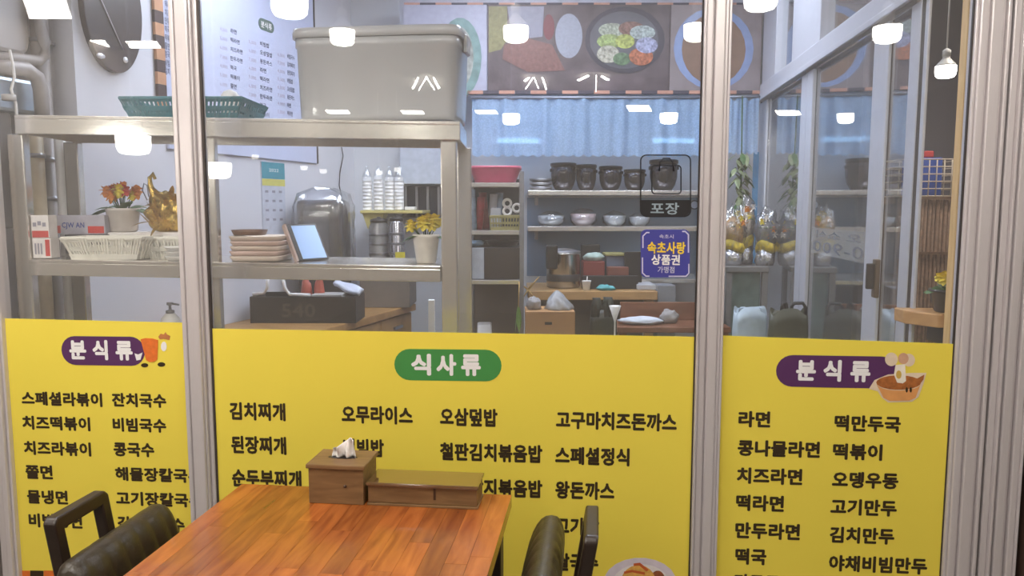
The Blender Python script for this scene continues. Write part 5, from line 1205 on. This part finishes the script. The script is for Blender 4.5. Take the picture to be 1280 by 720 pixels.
sw.part('head_rail', MB().box(min(xe0, xe1), max(xe0, xe1), -0.03, 0.05, rz-0.03, rz+0.045), ALU_W, 0.006)
sw.part('head_rail_lip', MB().box(min(xe0, xe1), max(xe0, xe1), -0.045, -0.0305, rz-0.055, rz-0.03), ALU_W, 0.003)
sw.part('sill_rail', MB().box(min(xe0, xe1), max(xe0, xe1), -0.03, 0.05, 0.0, 0.06), ALU_W, 0.004)
def sst(pa, pb, y0, y1, z0=0.061, z1=None, mat=None, nm='stile', py=300):
    a_, b_ = sxp(pa, py), sxp(pb, py)
    sw.part(nm, MB().box(a_, b_, y0, y1, z0, rz-0.056 if z1 is None else z1), mat or ALU_W, 0.003)
sst(1144, 1148, -0.006, 0.004, 0, Zc-0.01); sst(1127, 1138.5, -0.006, 0.003); sst(1138.5, 1144, -0.003, 0.003, 0, Zc-.01, GASK, 'gasket')
sst(1084, 1102, -0.008, 0.003); sst(997, 1003.6, -0.01, 0.003); sst(1005, 1012, -0.014, 0.003); sst(1003.6, 1005, -0.005, 0.003, mat=GASK, nm='gasket')
sst(946, 955, -0.01, 0.003); sst(940, 944, -0.01, 0.003)
sst(995, 1030, -0.02, 0.04, rz+0.046, Zc-0.01, py=60); sst(957, 973, -0.02, 0.04, rz+0.046, Zc-0.01, py=90); sst(1100, 1112, -0.02, 0.04, rz+0.046, Zc-0.01, py=60)
for pa, pb in ((1103, 1127), (1012, 1084), (955, 997)):
    a_, b_ = sorted((sxp(pa), sxp(pb)))
    sw.part('glass_pane', MB().box(a_, b_, 0.004, 0.009, 0.06, rz-0.03), SGLASS)
a_, b_ = sorted((xe1, xe0-0.02))
sw.part('transom_pane', MB().box(a_, b_, 0.012, 0.017, rz+0.046, Zc-0.01), SGLASS)
q = S.at(1094, 340, -0.04)
lk = sw.part('lock_body', MB().box(q.x-0.018, q.x+0.018, -0.045, -0.0285, q.z-0.09, q.z+0.045), M('worn brass lock', (120, 104, 88), 0.4, 0.5), 0.004)
sw.part('lock_lever', MB().box(q.x-0.008, q.x+0.008, -0.07, -0.0455, q.z-0.06, q.z+0.03), M('dark lever', (58, 52, 50), 0.4), 0.004, parent=lk)
# mirrored sign reflection painted on the side window as strip and lettering
nf = Thing('number_reflection', 'pale reflection veil strip with grey numbers imitating a mirrored sign on the sliding window', 'imitated reflection', S, (sxp(1045, 320), 0, S.at(1045, 325, 0).z))
a_, b_ = sorted((S.at(1014, 305, -0.0).x, S.at(1082, 305, -0.0).x))
REFL = GLASS('reflection veil', (0.97, 0.98, 0.98), 0.05, 0.2, 0.4, 0.12)
zA, zB = S.at(1045, 322, 0).z, S.at(1045, 287, 0).z
nf.part('film', MB().box(a_, b_, 0.001, 0.003, zA, zB), REFL)  # pale veil of the imitated reflection
m = MB(); m.flat = True; m.text('0-900', b_-0.02, a_+0.03, zA+0.01, zA+(zB-zA)*0.5, 0.0006, 0, 0.0); nf.part('lettering', m, M('faint grey lettering', (116, 120, 130), 0.6))
m = MB(); m.flat = True; m.text('오 소식', b_-0.05, a_+0.08, zA+(zB-zA)*0.62, zB-0.01, 0.0006, 0, 0.0); nf.part('lettering', m, M('faint grey lettering', (116, 120, 130), 0.6))

# pine post, ledge with plant, wicker panel, wire basket behind the right pane
PINE = WOOD('pale pine', (208, 170, 112), (226, 192, 136), 0.5, 6, (6, 6, 1))
a_ = G.at(1188.5, 380, 0.06).x
pp = Thing('trim_5', 'pale pine post behind the right jamb', None, G, (a_+0.03, 0.075, 0), None, 'structure')
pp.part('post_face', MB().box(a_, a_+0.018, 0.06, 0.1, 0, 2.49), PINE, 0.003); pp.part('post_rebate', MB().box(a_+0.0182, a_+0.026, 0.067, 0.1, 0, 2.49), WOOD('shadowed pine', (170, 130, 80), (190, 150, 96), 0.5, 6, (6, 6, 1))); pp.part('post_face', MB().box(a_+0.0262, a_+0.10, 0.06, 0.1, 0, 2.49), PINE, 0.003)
LZ = G.at(1150, 388, 0.2).z
lx0 = G.at(1119, 386, 0.26).x
lg = Thing('wooden_ledge', 'small wooden ledge with a plant pot behind the right pane', 'ledge', G, (lx0+0.1, 0.2, LZ-0.05))
lg.part('board', MB().prismz([(lx0, 0.27), (lx0+0.005, 0.2), (lx0+0.07, 0.115), (1.2, 0.115), (1.2, 0.27)], LZ-0.042, LZ), WOOD('ledge wood', (176, 132, 84), (200, 156, 104), 0.4, 6, (1, 5, 5)), 0.004)
lg.part('bracket', MB().box(lx0+0.10, lx0+0.13, 0.13, 0.26, LZ-0.10, LZ-0.0425), BLACKP)
potted('black bowl of yellow flowers on the wooden ledge', 1186, 388, 0.17, LZ+0.001, 46, 27, [YLF], M('black glazed bowl', (40, 36, 36), 0.3), 9, 14, 22, 0.7, frame=G)
WIC = M('brown wicker', (126, 98, 78), 0.7, var=0.25, scale=60)
wy = 1.25
wx0, wx1 = 1.30, 1.72; wzt = G.at(1165, 246, wy).z
wp = Thing('wicker_screen', 'brown woven wicker screen seen beyond the sliding windows', 'screen', G, ((wx0+wx1)/2, wy, 0))
nsl = 26
for k in range(nsl):
    x = wx0+(wx1-wx0)*k/nsl
    wp.part('slat', MB().tube([(x+0.008, wy+0.006*(k % 2), 0.02), (x+0.008, wy+0.006*((k+1) % 2), wzt*0.5), (x+0.008, wy+0.006*(k % 2), wzt-0.01)], 0.0078, 6), WIC)
wp.part('backing', MB().box(wx0, wx1, wy+0.016, wy+0.03, 0.0, wzt), M('dark brown backing', (82, 62, 50), 0.7))
for z in (G.at(1165, 318, wy).z, wzt-0.012, 0.02): wp.part('cross_bar', MB().box(wx0, wx1, wy-0.016, wy-0.0085, z, z+0.012), WIC)
# wire basket
wbz = wzt; hb = G.at(1165, 200, wy).z-wzt
wb = Thing('wire_basket', 'white wire basket standing on the wicker screen ledge', 'basket', G, ((wx0+wx1)/2, wy+0.1, wbz))
WIRE = M('white coated wire', (206, 190, 172), 0.4)
bx0_, bx1_, by0_, by1_ = wx0, wx0+0.28, wy+0.0, wy+0.2
for k in range(10):
    x = bx0_+(bx1_-bx0_)*k/9
    wb.part('wire', MB().tube([(x, by0_, wbz+0.003), (x, by0_, wbz+hb)], 0.003, 5), WIRE)
for k in range(6):
    z = wbz+0.003+hb*k/5; wb.part('wire', MB().tube([(bx0_, by0_, z), (bx1_, by0_, z), (bx1_, by1_, z), (bx0_, by1_, z), (bx0_, by0_, z)], 0.003, 5), WIRE)
shf = solo('hall_shelf_top', 'top board of the cabinet behind the wicker screen', 'cabinet top', MB().box(wx0-0.02, wx1, wy+0.031, wy+0.3, wzt-0.03, wzt), WIC, G)
solo('hall_cabinet', 'brown cabinet body behind the wicker screen', 'cabinet', MB().box(wx0, wx1, wy+0.0315, wy+0.3, 0, wzt-0.031), M('dark brown backing', (82, 62, 50), 0.7), G)
a_ = G.at(1146, 230, wy+0.05).x; b_ = G.at(1176, 230, wy+0.05).x
solo('blue_box_item', 'blue box inside the white wire basket', 'box', MB().box(a_-0.03, b_, wy+0.04, wy+0.15, wzt+0.004, G.at(1160, 197, wy+.04).z), M('bright blue plastic', (60, 96, 190), 0.5), G, bevel=0.005)
zz0 = G.at(1160, 197, wy+.04).z
solo('red_item', 'red flat packet lying on the blue box', 'packet', MB().box(a_, G.at(1168, 190, wy+.05).x, wy+0.05, wy+0.12, zz0+0.001, zz0+0.03), M('bright red plastic', (206, 60, 64), 0.5), G, bevel=0.005)

# ------------------------------------------------------------------ flowers, bags and bottles near the sliding windows
v_ = 4.35
gz = K.at(940, 332, v_).z
fs_ = Thing('corner_stand', 'dark stand in the right kitchen corner carrying wrapped bouquets', 'stand', K, (K.at(945, 340, v_).x, v_+0.1, 0))
a_, b_ = K.at(908, 335, v_-0.1).x, K.at(962, 335, v_-0.1).x
fs_.part('top', MB().box(a_, b_, v_-0.1, v_+0.35, gz-0.03, gz), M('grey stand', (120, 118, 116), 0.5), 0.003)
fs_.part('front_panel', MB().box(a_+0.04, b_-0.04, v_-0.07, v_-0.06, 0.05, gz-0.0305), M('grey green panel', (108, 124, 118), 0.3, var=0.25, scale=12))
for x in (a_+0.02, b_-0.02):
    for y in (v_-0.08, v_+0.33): fs_.part('leg', MB().box(x-0.015, x+0.015, y-0.015, y+0.015, 0, gz-0.0305), M('grey stand', (120, 118, 116), 0.5))
BQ = [(917, 'left', (186, 146, 96)), (938, 'middle', (206, 192, 180)), (957, 'right', (110, 114, 124))]
BAND = M('yellow band wrap', (214, 186, 56), 0.4, var=0.25, scale=40); FOIL = M('silver foil', (196, 196, 200), 0.2, 0.8, 0.2, 40, bump=0.6, bscale=60)
for k, (px, nm, colr) in enumerate(BQ):
    xb = K.at(px, 320, v_).x; H_ = K.at(px, (266, 254, 268)[k], v_).z-gz; R1 = 0.052 if k != 1 else 0.04; yk = v_+(0.0, 0.09, 0.0)[k]
    t = Thing('wrapped_bouquet', nm+' plastic wrapped bouquet on the corner stand', 'bouquet', K, (xb, yk, gz), 'wrapped bouquets on the corner stand')
    def brow(u_, r_): return [(xb+r_*(1+0.14*math.sin(6*t_+k)+0.12*math.sin(3*t_+9*u_+2*k))*math.cos(t_), yk+r_*0.8*(1+0.12*math.cos(5*t_))*math.sin(t_), gz+0.001+u_*H_+(0.012*math.sin(2*t_+3*k) if u_ > 0.05 else 0)) for t_ in [2*PI*j/22 for j in range(22)]]
    t.part('foil_base', MB().loft([brow(0, R1*0.8), brow(0.1, R1), brow(0.28, R1*0.9)]), FOIL)
    t.part('yellow_band', MB().loft([brow(0.285, R1*1.0), brow(0.36, R1*1.12), brow(0.46, R1*1.0)]), BAND)
    t.part('wrapper', MB().loft([brow(0.465, R1*0.9), brow(0.62, R1*1.1), brow(0.8, R1*1.0), brow(0.9, R1*0.6)]), M('bouquet wrap %d' % k, colr, 0.3, var=0.4, scale=26, bump=0.4, bscale=40))
    t.part('clear_wrap', MB().blob((xb, yk, gz+H_*0.62), R1*1.25, R1*0.95, H_*0.45, 0.5, 4, 26, 16, k+3), PLAS)
    rn = random.Random(k+20)
    for j in range(8):
        an = rn.uniform(0, 2*PI); rr = rn.uniform(0, R1); p = (xb+rr*math.cos(an), yk-R1*0.6+rr*0.3*math.sin(an), gz+H_*rn.uniform(0.6, 1.0))
        m = MB()
        for q_ in range(6): leaf(m, p, (math.cos(q_*1.05), -0.4, math.sin(q_*1.05)), 0.022, 0.02, 0.2)
        t.part('flower', m, [YLF, M('white petals', (226, 220, 214), 0.6), ORF][(j+k) % 3])
    for j in range(7):
        an = rn.uniform(0, 2*PI); m = MB(); leaf(m, (xb, yk, gz+H_*0.7), (math.cos(an), math.sin(an), 0.8), 0.08, 0.03, 0.5); t.part('leaf', m, LEAFD)
solo('blue_board', 'narrow blue board standing in the corner beside the lace curtain', 'board', MB().box(K.at(941, 250, 4.85).x, K.at(953, 250, 4.85).x, 4.85, 4.87, 0, K.at(945, 190, 4.85).z), M('sky blue board', (92, 150, 190), 0.5), K)
# hanging leafy garland
hg = Thing('hanging_garland', 'pale green leafy garland hanging by the lace panel', 'garland', K, K.at(926, 255, VV-0.085))
gv = VV-0.085
hg.part('cord', MB().tube([K.at(928, 120, gv), K.at(927, 188, gv), K.at(926, 266, gv)], 0.004, 6), LEAFD)
rn = random.Random(5)
PGL = M('pale green leaf', (136, 148, 112), 0.5, var=0.2)
for j in range(64):
    py = 192+j*1.15; p = K.at(926+rn.uniform(-7, 7), py, gv); an = rn.uniform(0, 2*PI); m = MB()
    leaf(m, p, (math.cos(an), math.sin(an)*0.6, -0.5), rn.uniform(0.04, 0.075), 0.035, 0.4); hg.part('leaf', m, PGL if j % 3 else LEAF)
# bags on low rail behind right banner
bz = 0.62
rb = Thing('bag_bench', 'low bench behind the right banner carrying bags', 'bench', K, (K.at(950, 430, 3.55).x, 3.62, 0))
xa_, xb_ = K.at(900, 410, 3.5).x, K.at(1006, 410, 3.5).x
rb.part('top', MB().box(xa_, xb_, 3.42, 3.8, bz-0.03, bz), RWD, 0.003)
for x in (xa_+0.03, xb_-0.03):
    for y in (3.45, 3.77): rb.part('leg', MB().box(x-0.02, x+0.02, y-0.02, y+0.02, 0, bz-0.031), RWD)
carrier('bluish white carrier bag behind the right banner', 937, 388, 420, 42, 3.6, bz, M('bluish white bag', (176, 194, 210), 0.4, var=0.15, scale=20), M('bluish white bag', (176, 194, 210), 0.4), hh=3)
carrier('olive green handbag with dark handles behind the right banner', 985, 390, 420, 48, 3.52, bz, M('olive bag', (66, 68, 54), 0.45, var=0.15, scale=20), BLACKP, hh=11, name='hand_bag', arcs=((-0.25, 0.12, 0.009), (0.5, 0.38, 0.008)))
c = K.at(911, 392, 3.68)
solo('brown_pouch', 'brown pouch at the left end of the bag bench', 'pouch', MB().blob((c.x, 3.68, bz+0.12), 0.05, 0.05, 0.13, 0.2, 2, 18, 14, 3, zmin=bz+0.001), M('brown pouch', (116, 92, 74), 0.5), K)
gp = Thing('green_plant', 'upright green leafy plant among the bags behind the right pane', 'plant', K, (K.at(930, 390, 3.75).x, 3.75, bz))
gp.part('pot', MB().lathe((K.at(930, 390, 3.75).x, 3.75, bz+0.001), [(0.03, 0), (0.04, 0.08), (0.036, 0.08), (0.03, 0.06)], 18), M('dark pot', (60, 52, 48), 0.5))
for j in range(9):
    an = j*0.7; m = MB(); leaf(m, (K.at(930, 390, 3.75).x, 3.75, bz+0.07), (0.18*math.cos(an), 0.18*math.sin(an), 1), 0.22+0.03*(j % 3), 0.03, 0.1); gp.part('leaf', m, LEAF)

# ------------------------------------------------------------------ lamps
def pendant(label, px, py, wpx, yv=None, strength=None, dia=0.13, real=False, ceil=2.7, group='pendant bulbs over the dining area', cy=None):
    """lit part seen at (px, py); dining lamps hang in front of the partition"""
    if real: p = G.at(px, py, yv)
    else:
        d_ = dia*F/wpx; p = CAM+ray(px, py)*(d_/1.0); p = G.at(px, py, p.y)
        p = Vector((p.x, -p.y+0.017, p.z))
    r = dia/2; h = r*1.1
    m_ = EM('lit bulb %.1f' % (strength or BULB), (255, 249, 240), strength or BULB)
    t = Thing('pendant_bulb', label, 'pendant lamp', G, (p.x, p.y, p.z-h/2), group)
    o = (p.x, p.y, p.z)
    t.part('diffuser', MB().lathe(o, [(0.002, -h*0.56), (r*0.5, -h*0.55), (r*0.78, -h*0.47), (r*0.93, -h*0.3), (r*0.985, 0), (r, h*0.5)], 28), m_)
    t.part('bulb_base', MB().lathe(o, [(r, h*0.505), (r*0.96, h*0.62), (r*0.6, h*1.0), (r*0.36, h*1.25), (r*0.34, h*1.4)], 24), WHITEP)
    t.part('socket', MB().lathe(o, [(r*0.4, h*1.405), (r*0.4, h*1.95), (r*0.2, h*2.1), (r*0.08, h*2.15)], 18), WHITEP)
    t.part('cord', MB().tube([(p.x, p.y, p.z+h*2.15), (p.x, p.y, ceil-0.002)], 0.0035, 6), WHITEP)
    return p
for k, (px, py, w_) in enumerate(((167, 181, 40), (272, 213, 33), (362, 8, 45), (428, 47, 31), (645, 43, 32), (871, 41, 33), (951, 0, 42), (1109, 43, 34), (639, 149, 22), (836, 148, 22), (1057, 148, 20))):
    pos = ['low pendant bulb at the far left end of the dining room', 'low pendant bulb left of the camera', 'pendant bulb nearest the partition on the left', 'pendant bulb over the left chair', 'pendant bulb over the middle of the row', 'pendant bulb right of the row centre', 'pendant bulb nearest the partition on the right', 'pendant bulb at the right end of the row', 'left pendant bulb of the rear row', 'middle pendant bulb of the rear row', 'right pendant bulb of the rear row'][k]
    p = pendant(pos, px, py, w_)
for k, (px, py) in enumerate(((380, 210), (404, 214), (474, 216), (497, 212), (319, 196))):  # dim bulbs added to imitate second reflections of the lit ones
    pendant('added dim bulb imitating a second reflection of the lit bulbs, number %s from the left' % ['two', 'three', 'four', 'five', 'one'][k], px, py, 9, None, 5.0, 0.075, group='dim bulbs imitating second reflections')
pendant('lit white pendant bulb hanging beyond the right pane', 1182, 90, 25, 0.9, 16.0, 0.075, True, Zc, None)
PAN = EM('lit ceiling panel', (255, 248, 240), PANEL)
def cpanel(label, pts, ceil=2.7):
    ps = []
    for q in pts:
        p = G.atz(q[0], q[1], ceil-0.02); ps.append((p.x, -p.y+0.017))
    cx = sum(p[0] for p in ps)/len(ps); cy = sum(p[1] for p in ps)/len(ps)
    t = Thing('ceiling_panel_light', label, 'ceiling light', G, (cx, cy, ceil-0.03), 'square ceiling panels of the dining area')
    t.part('diffuser', MB().prismz(ps, ceil-0.022, ceil-0.016), PAN)
    ps2 = [(cx+(x-cx)*1.06, cy+(y-cy)*1.06) for x, y in ps]
    t.part('frame', MB().prismz(ps2, ceil-0.0155, ceil-0.001), WHITEP)
for k, (x0, x1, y0, y1) in enumerate(((36, 88, 0, 23), (14, 63, 61, 70), (90, 136, 51, 60), (162, 200, 52, 60), (318, 343, 136.5, 140.5), (410, 437, 138, 142), (504, 530, 138.5, 142.5), (596, 622, 138, 142.5), (786, 814, 132, 139), (972, 1001, 138.5, 144))):
    dx = (x1-x0)*0.12
    cpanel('square ceiling panel light, %s' % ['largest over the camera', 'left of the second row', 'middle of the second row', 'right of the second row', 'first of the far row', 'second of the far row', 'third of the far row', 'fourth of the far row', 'fifth of the far row', 'last of the far row'][k],
           [(x0-dx, y0), (x1-dx, y0), (x1+dx*0.2, y1), (x0+dx*0.2, y1)])
# unseen fill panels added overhead to brighten the banners and table
for k, (x, y) in enumerate(((-1.9, -0.9), (0.75, -1.1), (-0.6, -1.5))):
    t = Thing('ceiling_panel_light', ['added fill panel above the left chair side, out of view', 'added fill panel right of the table, out of view', 'added fill panel above the table, out of view'][k], 'ceiling light', G, (x, y, 2.67), 'square ceiling panels of the dining area')
    t.part('diffuser', MB().box(x-0.3, x+0.3, y-0.15, y+0.15, 2.678, 2.684), PAN); t.part('frame', MB().box(x-0.32, x+0.32, y-0.17, y+0.17, 2.6845, 2.699), WHITEP)
t = Thing('hall_fill_light', 'added fill panel for the hall beyond the sliding windows, out of view', 'ceiling light', G, (1.9, 0.75, Zc-0.03))  # unseen panel added to brighten the dark hall
t.part('diffuser', MB().box(1.6, 2.2, 0.6, 0.9, Zc-0.022, Zc-0.016), EM('hall fill', (255, 246, 236), 34.0)); t.part('frame', MB().box(1.58, 2.22, 0.58, 0.92, Zc-0.0155, Zc-0.001), WHITEP)
# bar cluster lights
BARM = EM('lit bar', (255, 252, 246), 40.0)
def bars(label, segs, ceil=2.7):
    def pt(q): p = G.atz(q[0], q[1], ceil-0.02); return Vector((p.x, -p.y+0.017, ceil-0.03))
    c = pt(((segs[0][0][0]+segs[0][1][0])/2, segs[0][0][1]))
    t = Thing('bar_cluster_light', label, 'ceiling light', G, (c.x, c.y, ceil-0.04), 'bar cluster lights on the dining ceiling')
    for A_, B_, w0, w1 in segs:
        a_, b_ = pt(A_), pt(B_); k0 = (a_-CAM).length/F; dirv = (b_-a_).normalized(); sd = Vector((1, 0, 0))
        poly = [a_-sd*w0*k0/2, a_+sd*w0*k0/2, b_+sd*w1*k0/2, b_-sd*w1*k0/2]
        t.part('bar', MB().prismz([(q.x, q.y) for q in poly], ceil-0.034, ceil-0.024), BARM)
    t.part('mount', MB().box(c.x-0.03, c.x+0.03, c.y-0.03, c.y+0.03, ceil-0.0235, ceil-0.001), WHITEP)
bars('bar cluster light, left of three', [((522.5, 96), (516.5, 109), 3, 6), ((533, 95), (524, 111), 1.6, 1.6), ((533, 95), (543, 111), 1.6, 1.6), ((542, 96), (548.5, 109), 3, 5)])
bars('bar cluster light, middle of three', [((656, 100), (661, 96), 6, 5), ((666, 96), (657, 110), 2, 2), ((668, 96), (673, 109), 1.6, 1.6), ((678, 96), (683, 110), 2.5, 5)])
bars('bar cluster light, right of three', [((724, 99), (735, 93.5), 9, 6), ((745.5, 93.5), (745, 113), 2.6, 2.6), ((752, 94), (760, 98.5), 4, 8)])
# kitchen ceiling panels
KP = EM('kitchen panel', (232, 240, 255), KITCHEN)
for k, (u, v_) in enumerate(((-1.15, 3.55), (0.05, 3.6), (0.0, 4.1), (0.95, 3.8))):
    t = Thing('kitchen_panel_light', ['kitchen ceiling panel light near the left wall', 'kitchen ceiling panel light in the middle', 'kitchen ceiling panel light near the posters', 'kitchen ceiling panel light near the sliding windows'][k], 'ceiling light', K, (u, v_, Zc-0.03), 'kitchen ceiling panels')
    t.part('diffuser', MB().box(u-0.3, u+0.3, v_-0.15, v_+0.15, Zc-0.022, Zc-0.016), KP); t.part('frame', MB().box(u-0.32, u+0.32, v_-0.17, v_+0.17, Zc-0.0155, Zc-0.001), WHITEP)

bpy.data.scenes.remove(TS)
